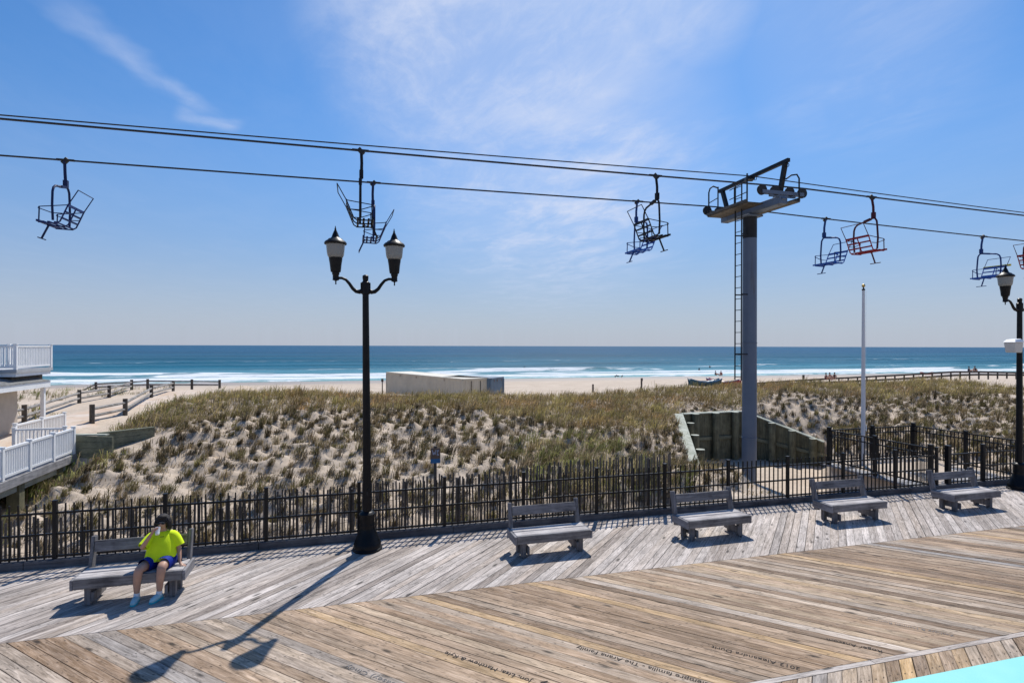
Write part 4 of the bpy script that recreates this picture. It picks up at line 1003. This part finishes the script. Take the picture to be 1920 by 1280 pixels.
# ------------------------------------------------------------------ storage containers on the beach
def corrug(a, b, z0, z1, pitch=.28, dep=.035):
    """corrugated wall sheet from a to b"""
    a, b = Vector((*a, 0)), Vector((*b, 0)); d = b - a; L_ = d.length; t = d / L_; n = Vector((t.y, -t.x, 0)); pts = []
    k = int(L_ / pitch)
    for i in range(k):
        s0 = i * L_ / k; p_ = L_ / k
        for f, o in ((0, 0), (.35, 0), (.5, -dep), (.85, -dep)): pts.append(a + t * (s0 + f * p_) + n * o)
    pts.append(b); vs = [(p.x, p.y, z) for p in pts for z in (z0, z1)]
    return vs, [(2 * i, 2 * i + 2, 2 * i + 3, 2 * i + 1) for i in range(len(pts) - 1)]
def container(cs, z0, z1, wall, roof, name, label):
    o = empty(name, (0, 0, 0), 0, label, 'container')
    m = MB()
    for i in range(4): vs, fs = corrug(cs[i], cs[(i + 1) % 4], z0 + .1, z1 - .08); m.add(vs, fs)
    m.build('wall', wall, o)
    m = MB()
    for i in range(4):
        p, q = cs[i], cs[(i + 1) % 4]
        m.bar((*p, z1 - .05), (*q, z1 - .05), .10, .14); m.bar((*p, z0 + .08), (*q, z0 + .08), .10, .14); m.bar((*p, z0 + .16), (*p, z1 - .13), .14, .14, up=(0, 1, 0))
    m.build('frame', wall, o)
    m = MB(); c = [Vector((*p, 0)) for p in cs]; ce = sum(c, Vector()) / 4
    cc = [p + (ce - p).normalized() * .08 for p in c]; m.hexa([(p.x, p.y, z1 - .03) for p in cc] + [(p.x, p.y, z1 + .015) for p in cc]); m.build('roof', roof, o)
    rm = MB(); t = Vector((cs[1][0] - cs[0][0], cs[1][1] - cs[0][1], 0)); t.normalize(); n = Vector((t.y, -t.x, 0))
    for f in (.22, .45, .8):
        p = Vector((*cs[0], 0)).lerp(Vector((*cs[1], 0)), f) + n * .055; rm.bar(p + Vector((0, 0, z1 - .35)), p + Vector((0, 0, z1 - .12)), .07, .012, up=n)
    rm.build('rust_streak', M['rust'], o)
    dm = MB(); a2, b2 = Vector((*cs[1], 0)), Vector((*cs[2], 0)); t2 = (b2 - a2).normalized(); n2 = Vector((t2.y, -t2.x, 0))
    for f in (.3, .62, .94): p = a2.lerp(b2, f) + n2 * .06; dm.tube([p + Vector((0, 0, z0 + .2)), p + Vector((0, 0, z1 - .2))], .03, 6)
    dm.build('door_bar', M['tower_dark'], o)
    return o
ZT = .92
c0, c1 = at(725, 697.3, ZT), at(868, 710.5, ZT); dl = (c1 - c0).normalized(); pn = Vector((-dl.y, dl.x, 0)); wd = 2.9
container([(c0.x, c0.y), (c1.x, c1.y), (c1.x + pn.x * wd, c1.y + pn.y * wd), (c0.x + pn.x * wd, c0.y + pn.y * wd)], -1.75, ZT, M['cream_steel'], M['cream_roof'], 'storage_container', 'long cream storage container on the sand behind the dune crest')
e0 = at(921, 709, ZT); e1 = at(947, 706, ZT); dl2 = Vector((e1.x - e0.x, e1.y - e0.y, 0)).normalized(); pn2 = Vector((-dl2.y, dl2.x, 0))
container([(e0.x, e0.y), (e0.x + dl2.x * 2.6, e0.y + dl2.y * 2.6), (e0.x + dl2.x * 2.6 + pn2.x * 5, e0.y + dl2.y * 2.6 + pn2.y * 5), (e0.x + pn2.x * 5, e0.y + pn2.y * 5)], -1.75, ZT, M['blue_steel'], M['blue_steel'], 'storage_container', 'smaller blue-grey storage container at the right end of the cream one')
# ------------------------------------------------------------------ posts on the beach
def beach_post(px, Y, ytop, ybot, label, head=None):
    a = cam_pt(px, ytop, Y); b = cam_pt(px, ybot, Y); o = empty('marker_post', (a.x, a.y, b.z), 0, label, 'post'); h = a.z - b.z
    m = MB(); m.box(-.05, .05, -.05, .05, -.6, h); m.build('post', M['dark_post'], o)
    if head: m = MB(); m.box(-head / 2, head / 2, -.07, -.055, h - head * 1.3, h + .02); m.build('panel', M['dark_post'], o)
beach_post(717, 56, 710, 735, 'slim post with narrow dark panel at the left end of the cream container', .22)
beach_post(1112, 42, 720, 736, 'short bare post on the dune crest right of the containers')
beach_post(1203, 44, 709, 732, 'taller post with narrow panel on the dune crest left of the tower', .16)
beach_post(1506, 79, 703, 716, 'small post with square panel behind the beach walkway rail', .40)
# ------------------------------------------------------------------ beach walkway railing far off on the right
wk = empty('walkway_railing', (0, 0, 0), 0, 'long dark timber walkway railing running across the beach at the right', 'railing')
tp = [(1291, 717.5), (1330, 720.0), (1375, 721.5), (1425, 718), (1490, 713.5), (1560, 709.5), (1680, 703.5), (1790, 696.8), (1840, 696.8), (1925, 699), (2100, 702)]
lw = [(1291, 724), (1330, 726), (1375, 727), (1425, 725), (1490, 720.5), (1560, 716.5), (1680, 710.5), (1790, 703.3), (1840, 702), (1925, 703), (2100, 707)]
def yat(l, x): return float(np.interp(x, [p[0] for p in l], [p[1] for p in l]))
WY = 80.0
for k in range(len(tp) - 1):
    m = MB(); m.bar(cam_pt(*tp[k], WY), cam_pt(*tp[k + 1], WY), .22, .23); m.build('hand_rail', M['dark_post'], wk)
    m = MB(); m.bar(cam_pt(*lw[k], WY), cam_pt(*lw[k + 1], WY), .26, .24); m.build('lower_rail', M['dark_post'], wk)
x = 1293
while x < 2000:
    a = cam_pt(x, yat(tp, x), WY); b = cam_pt(x, yat(lw, x) + 9, WY); m = MB(); m.bar(b, a, .14, .14, up=(0, 1, 0)); m.build('post', M['dark_post'], wk); x += 17.5
# lifeguard boats
def boat(c, rz, ca, cb, label, sc=1.0):
    o = empty('rowing_boat', c, rz, label, 'boat', 'rowing boats on the beach'); n = 9; hull = []
    for i in range(n):
        f = i / (n - 1); w = .78 * math.sin(math.pi * (.10 + .82 * f)) ** .6; sh = .16 * (2 * f - 1) ** 2 * 1.6; x = (f - .5) * 4.4
        for q in (-1, -.75, -.35, 0, .35, .75, 1): hull.append((x, q * w, .02 + sh * .5 + .62 * abs(q) ** 2.2 + sh * abs(q)))
    m = MB(); fs = [(i * 7 + k, i * 7 + k + 1, i * 7 + k + 8, i * 7 + k + 7) for i in range(n - 1) for k in range(6)]
    m.add(hull, fs, 0, True); ob = m.build('hull', ca, o); s_ = ob.modifiers.new('thick', 'SOLIDIFY'); s_.thickness = .04
    g = MB()
    for q in (0, 6): g.tube([hull[i * 7 + q] for i in range(n)], .05, 6)
    o.scale = (sc,) * 3; g.build('gunwale', cb, o); t_ = MB()
    for i in (2, 4, 6): a, b = hull[i * 7], hull[i * 7 + 6]; t_.bar((a[0], a[1], a[2] - .1), (b[0], b[1], b[2] - .1), .2, .04)
    t_.build('thwart', cb, o)
bl = plain('boat_blue', (.03, .16, .34), .4, 0, .1, 2); rd = plain('boat_red', (.36, .035, .03), .4, 0, .1, 2); wt = M['white_paint']; dkb = plain('boat_dark_teal', (.03, .09, .11), .4, 0, .1, 2)
q = cam_pt(1322, 723, 72); boat((q.x, q.y, q.z - .1), R(-5), dkb, bl, 'dark teal rowing boat on the beach just left of the tower')
q = cam_pt(1357, 723, 73); boat((q.x, q.y, q.z - .1), R(-60), rd, bl, 'red rowing boat with blue gunwale beside the tower')
q = cam_pt(1738, 701, 84); boat((q.x, q.y, q.z - .1), R(-18), rd, rd, 'low red boat seen over the far walkway rail at the right', .42)
# ------------------------------------------------------------------ people
def skin(name, nodes, edges, mat, parent=None, sub=2, root=0):
    """grow one continuous surface round a skeleton: nodes = [(pos, radius)]"""
    me = bpy.data.meshes.new(name); me.from_pydata([n[0] for n in nodes], edges, []); me.update()
    o = bpy.data.objects.new(name, me); COL.objects.link(o)
    sk = o.modifiers.new('skin', 'SKIN'); sk.branch_smoothing = .6
    for i, n in enumerate(nodes):
        d = me.skin_vertices[0].data[i]; r_ = n[1]; d.radius = (r_, r_) if not isinstance(r_, tuple) else r_; d.use_root = (i == root)
    s_ = o.modifiers.new('sub', 'SUBSURF'); s_.levels = sub; s_.render_levels = sub
    bpy.context.view_layer.update()
    new = bpy.data.meshes.new_from_object(o.evaluated_get(bpy.context.evaluated_depsgraph_get()))
    o.modifiers.clear(); o.data = new; new.name = name; bpy.data.meshes.remove(me)
    new.materials.clear(); new.materials.append(mat)
    new.polygons.foreach_set('use_smooth', [True] * len(new.polygons))
    if parent: o.parent = parent
    return o
def loft(mb, rings, n=20, mi=0, wob=0.0, seed=1):
    r = random.Random(seed); vs = []; ph = [r.uniform(0, 6) for _ in range(4)]
    for j, (cx, cy, cz, rx, ry, tz) in enumerate(rings):
        for k in range(n):
            a = 2 * math.pi * k / n; f = 1 + wob * (math.sin(a * 3 + ph[0] + j * .9) + .7 * math.sin(a * 5 + ph[1] - j * 1.3))
            vs.append((cx + rx * f * math.cos(a), cy + ry * f * math.sin(a), cz + tz * math.sin(a)))
    fs = [(j * n + k, j * n + (k + 1) % n, (j + 1) * n + (k + 1) % n, (j + 1) * n + k) for j in range(len(rings) - 1) for k in range(n)]
    mb.add(vs, fs, mi, True)
def soft(o, lv=1):
    for m_ in list(o.modifiers): o.modifiers.remove(m_)
    s_ = o.modifiers.new('sub', 'SUBSURF'); s_.levels = lv; s_.render_levels = lv; return o
PX, PY = -2.85, 9.88
pe = empty('person', (PX, PY, 0), 0, 'woman in neon yellow T-shirt sitting on a bench drinking from a white cup', 'person')
nodes = [((0, .0, .52), .13), ((0, .0, .66), .13), ((0, .03, .82), .12), ((0, .03, .93), .07), ((0.0, .015, .985), .050), ((0, .0, 1.03), .055), ((0, -.015, 1.085), .082), ((0, -.005, 1.145), .078),
         ((-.13, .03, .90), .055), ((-.20, -.06, .81), .047), ((-.245, -.15, .755), .040), ((-.17, -.19, .87), .034), ((-.095, -.20, .985), .024), ((-.07, -.205, 1.03), .030),
         ((.13, .03, .90), .055), ((.195, .01, .79), .047), ((.235, .0, .68), .039), ((.262, -.07, .575), .032), ((.285, -.13, .475), .023), ((.315, -.155, .450), .028),
         ((-.10, -.04, .51), .095), ((-.16, -.22, .515), .088), ((-.215, -.385, .50), .068), ((-.23, -.37, .38), .064), ((-.245, -.345, .25), .054), ((-.25, -.335, .12), .038), ((-.25, -.36, .06), .036), ((-.255, -.46, .04), .030),
         ((.09, -.04, .51), .095), ((.10, -.22, .52), .088), ((.095, -.385, .505), .068), ((.085, -.375, .38), .064), ((.065, -.345, .25), .054), ((.055, -.33, .12), .038), ((.05, -.355, .06), .036), ((.00, -.44, .04), .030),
         ((0, -.098, 1.075), .018)]
edges = [(0, 1), (1, 2), (2, 3), (3, 4), (4, 5), (5, 6), (6, 7), (3, 8), (8, 9), (9, 10), (10, 11), (11, 12), (12, 13), (3, 14), (14, 15), (15, 16), (16, 17), (17, 18), (18, 19),
         (0, 20), (20, 21), (21, 22), (22, 23), (23, 24), (24, 25), (25, 26), (26, 27), (0, 28), (28, 29), (29, 30), (30, 31), (31, 32), (32, 33), (33, 34), (34, 35), (6, 36)]
def fingers(palm_i, dirv, side, curl, ln=.055):
    dirv = Vector(dirv).normalized(); side = Vector(side).normalized(); curl = Vector(curl); p = Vector(nodes[palm_i][0])
    for k, s_ in enumerate((-1.5, -.5, .5, 1.5)):
        l = ln * (1.0, 1.12, 1.05, .85)[k]; b = p + side * s_ * .015 + dirv * .026; i = len(nodes)
        nodes.append((tuple(b), .009)); nodes.append((tuple(b + dirv * l * .5 + curl * .25), .0085)); nodes.append((tuple(b + dirv * l * .8 + curl), .007))
        edges.extend([(palm_i, i), (i, i + 1), (i + 1, i + 2)])
    i = len(nodes); b = p - side * .024; nodes.append((tuple(b), .011)); nodes.append((tuple(b + dirv * .03 - side * .012 + curl * .6), .009)); edges.extend([(palm_i, i), (i, i + 1)])
fingers(13, (.75, -.15, .45), (.0, .55, -.7), (.005, .03, .0))
fingers(19, (.8, -.35, -.15), (.35, .8, 0), (0, 0, -.018))
pe.scale = (.965,) * 3
skin('body', nodes, edges, M['skin'], pe)
m = MB()
loft(m, [(-.005, -.075, .590, .222, .165, .035), (-.005, -.07, .600, .224, .170, .03), (0, -.045, .655, .216, .180, .01), (0, -.015, .73, .205, .172, 0), (0, .01, .82, .202, .152, 0), (0, .028, .885, .190, .120, 0), (0, .03, .935, .130, .095, 0), (0, .022, .958, .075, .066, -.0), (0, .02, .962, .066, .058, 0)], 24, 0, .034, 3)
def sleeve(pts, rad):
    m.tube(pts, rad, 12, 0, cap=False)
sleeve([(-.09, .03, .885), (-.15, .01, .885), (-.195, -.045, .835), (-.240, -.125, .770)], [.075, .086, .076, .076])
sleeve([(.09, .03, .885), (.15, .025, .885), (.20, .015, .815), (.240, .005, .715)], [.075, .086, .078, .080])
soft(m.build('shirt', M['neon'], pe), 2)
m = MB(); lm = MB()
for s_, kx in ((-1, -.155), (1, .105)):
    m.tube([(s_ * .085, .06, .50), (s_ * .10, -.04, .515), (s_ * .12 if s_ < 0 else .102, -.14, .52), (kx - .02, -.285, .522)], [.125, .128, .116, .103], 16, 0, cap=False)
loft(m, [(0, .02, .425, .19, .14, 0), (0, .02, .50, .205, .16, 0), (0, .0, .60, .17, .14, 0)], 18)
soft(m.build('shorts', M['blue_cloth'], pe), 1)
m = MB(); m.bar((.0, -.120, .905), (.055, -.118, .903), .012, .006); m.build('shirt_mark', M['black_plastic'], pe)
# hair: bob with fringe falling to the jaw
m = MB()
m.ball((0, .028, 1.132), .100, .094, .102, 20)
m.ball((-.004, -.02, 1.188), .075, .060, .042, 14)
for s_ in (-1, 1):
    for dx_, dy_, zz_ in ((0, -.018, .99), (.010, .0, .965), (.012, .025, .95), (.006, .055, .955)):
        m.tube([(s_ * .05, dy_ + .02, 1.20), (s_ * (.086 + dx_), dy_, 1.13), (s_ * (.096 + dx_), dy_ + .006, 1.05), (s_ * (.100 + dx_ + rnd.uniform(-.01, .014)), dy_ + .012, zz_ + rnd.uniform(-.012, .012))], [.020, .026, .025, .008], 8)
for q_ in (-.06, -.02, .02, .06): m.tube([(q_, .09, 1.12), (q_ * 1.2, .105, 1.03), (q_ * 1.25, .10, .955)], [.03, .032, .012], 8)
soft(m.build('hair', M['hair'], pe), 1)
m = MB(); m.bar((-.078, -.086, 1.112), (.078, -.086, 1.112), .006, .008); m.ball((-.034, -.094, 1.106), .028, .012, .019); m.ball((.034, -.094, 1.106), .028, .012, .019); m.bar((-.08, -.085, 1.115), (-.085, .0, 1.12), .006, .01); m.bar((.08, -.085, 1.115), (.085, .0, 1.12), .006, .01); m.build('sunglasses', M['black_plastic'], pe)
mk = MB(); mk.bar((-.02, -.0995, 1.043), (.02, -.0995, 1.043), .006, .008); M['lip'] = plain('lip', (.32, .10, .09), .5, 0, .05, 20)
mk.build('mouth', M['lip'], pe)
for (ax, ay, tx, ty) in ((-.25, -.335, -.255, -.47), (.055, -.33, -.005, -.455)):
    d = Vector((tx - ax, ty - ay, 0)); dn = d.normalized(); a = Vector((ax, ay, 0)) - dn * .045
    m = MB(); m.tube([(ax, ay, .17), (ax, ay, .10), (ax + dn.x * .02, ay + dn.y * .02, .06)], [.043, .045, .05], 12); soft(m.build('sock', M['white_sock'], pe), 1)
    P_ = lambda f, z: (a.x + dn.x * f, a.y + dn.y * f, z)
    m = MB(); m.tube([P_(-.005, .055), P_(.03, .065), P_(.09, .062), P_(.15, .047), P_(.20, .036), P_(.225, .03)], [.034, .046, .05, .047, .040, .022], 12); sh = soft(m.build('shoe', M['aqua_shoe'], pe), 1)
    m = MB(); sd = Vector((-dn.y, dn.x, 0)); outl = [(-.02, .022), (.02, .037), (.08, .038), (.14, .046), (.19, .043), (.225, .024)]
    top = [Vector(P_(f, 0)) + sd * w_ for f, w_ in outl] + [Vector(P_(f, 0)) - sd * w_ for f, w_ in reversed(outl)]; k = len(top)
    m.add([(v.x, v.y, .002) for v in top] + [(v.x, v.y, .026) for v in top], [tuple(range(k - 1, -1, -1)), tuple(range(k, 2 * k))] + [(i, (i + 1) % k, k + (i + 1) % k, k + i) for i in range(k)]); m.build('sole', M['aqua_sole'], sh)
m = MB(); m.tube([(.276 + .03 * math.cos(q), -.112 + .018 * math.sin(q), .505 + .026 * math.sin(q)) for q in [i * math.pi / 6 for i in range(12)]], .008, 6, closed=True); m.build('bracelet', M['black_plastic'], pe)
cp = empty('cup', (PX - .018, PY - .169, .980), 0, 'white drinking cup held up to her mouth by the woman in neon yellow', 'cup'); cp.rotation_euler = (R(-38), 0, R(10))
m = MB(); m.lathe([(.026, -.055), (.029, -.04), (.037, .05), (.040, .056), (.036, .056), (.030, -.03), (.002, -.045)], n=18); m.build('cup_body', M['white_cup'], cp)
# distant beach goers
def beach_person(px, py, Y, rz, shirt, label, pose='sit', sc=1.0, group=None):
    q = cam_pt(px, py, Y); o = empty('person', q, rz, label, 'person', group); o.scale = (sc, sc, sc)
    if pose == 'sit':
        nd_ = [((0, 0, .14), .13), ((0, .02, .38), .15), ((0, .02, .56), .09), ((0, .0, .66), .05), ((0, -.01, .78), .10), ((-.18, .0, .52), .06), ((-.24, -.18, .34), .05), ((-.16, -.36, .42), .04), ((.18, 0, .52), .06), ((.24, -.18, .34), .05), ((.16, -.36, .42), .04),
               ((-.1, -.1, .13), .09), ((-.14, -.42, .42), .075), ((-.14, -.62, .06), .05), ((-.14, -.74, .05), .04), ((.1, -.1, .13), .09), ((.14, -.42, .42), .075), ((.14, -.62, .06), .05), ((.14, -.74, .05), .04)]
        ed = [(0, 1), (1, 2), (2, 3), (3, 4), (2, 5), (5, 6), (6, 7), (2, 8), (8, 9), (9, 10), (0, 11), (11, 12), (12, 13), (13, 14), (0, 15), (15, 16), (16, 17), (17, 18)]
        skin('body', nd_, ed, M['skin'], o, 1); m = MB(); loft(m, [(0, 0, .12, .2, .17, 0), (0, .01, .36, .19, .17, 0), (0, .02, .54, .18, .13, 0), (0, .02, .62, .07, .07, 0)], 10); m.build('shirt', shirt, o)
        m = MB(); m.ball((0, .02, .82), .105, .11, .10, 10); m.build('hair', M['hair'], o)
    else:                      # bather standing chest-deep
        nd_ = [((0, 0, -.5), .14), ((0, 0, .05), .16), ((0, 0, .28), .10), ((0, 0, .38), .055), ((0, 0, .50), .10), ((-.2, 0, .22), .06), ((-.3, -.1, .0), .05), ((.2, 0, .22), .06), ((.3, -.1, .0), .05)]
        skin('body', nd_, [(0, 1), (1, 2), (2, 3), (3, 4), (2, 5), (5, 6), (2, 7), (7, 8)], shirt, o, 1); m = MB(); m.ball((0, .02, .53), .11, .11, .10, 10); m.build('hair', M['hair'], o)
    return o
cd_ = {k: plain('far_' + k, c, .8, 0, .1, 5) for k, c in dict(teal=(.03, .13, .15), red=(.33, .045, .04), dark=(.022, .022, .026), maroon=(.12, .02, .025), navy=(.02, .03, .07)).items()}
beach_person(1342, 704.5, 98, R(40), cd_['teal'], 'person in teal sitting on the sand near the surf, left of the tower')
beach_person(1352, 704.5, 98, R(-30), cd_['red'], 'person in red sitting on the sand near the surf, left of the tower')
beach_person(1549, 712, 76, R(20), cd_['maroon'], 'leftmost seated person of the small huddle above the walkway rail', sc=1.05)
beach_person(1556, 711, 77, R(-10), cd_['red'], 'person in red in the middle of the huddle above the walkway rail', sc=1.05)
beach_person(1565, 711, 76.5, R(-50), cd_['dark'], 'rightmost person in dark clothes in the huddle above the walkway rail', sc=1.05)
beach_person(1817, 698, 84, R(40), cd_['navy'], 'left one of two dark figures seated behind the far walkway rail at the right')
beach_person(1828, 697.5, 84, R(-40), cd_['dark'], 'right one of two dark figures seated behind the far walkway rail at the right')
for px, py, lab in ((983, 690.5, 'swimmer in the sea right of the containers, alone in the water'), (1311, 693.5, 'nearer of two swimmers in the sea left of the lift tower'), (1331, 688.5, 'farther of two swimmers in the sea left of the lift tower')):
    Y = 6.0 * F / (py - 649); beach_person(px, py, Y, 0, cd_['dark'], lab, 'swim', 1.0)
def gull(px, py, Y, rz, lab):
    q = cam_pt(px, py, Y); o = empty('seagull', q, rz, lab, 'bird', 'gulls on the wet sand'); m = MB()
    m.tube([(-.34, 0, .22), (-.2, 0, .24), (0, 0, .26), (.14, 0, .29), (.20, 0, .36), (.24, 0, .43), (.30, 0, .44), (.37, 0, .43)], [.01, .05, .10, .09, .05, .055, .04, .008], 8)
    for s_ in (-1, 1): m.tube([(0, s_ * .04, .2), (.01, s_ * .04, .0), (.06, s_ * .04, .0)], .012, 5)
    m.build('body', cd_['dark'], o)
gull(1154, 708, 95, R(10), 'leftmost of three small dark gulls on the wet sand')
gull(1159, 707.6, 97, R(160), 'middle one of three small dark gulls on the wet sand')
gull(1166, 708.2, 94, R(30), 'rightmost of three small dark gulls on the wet sand')
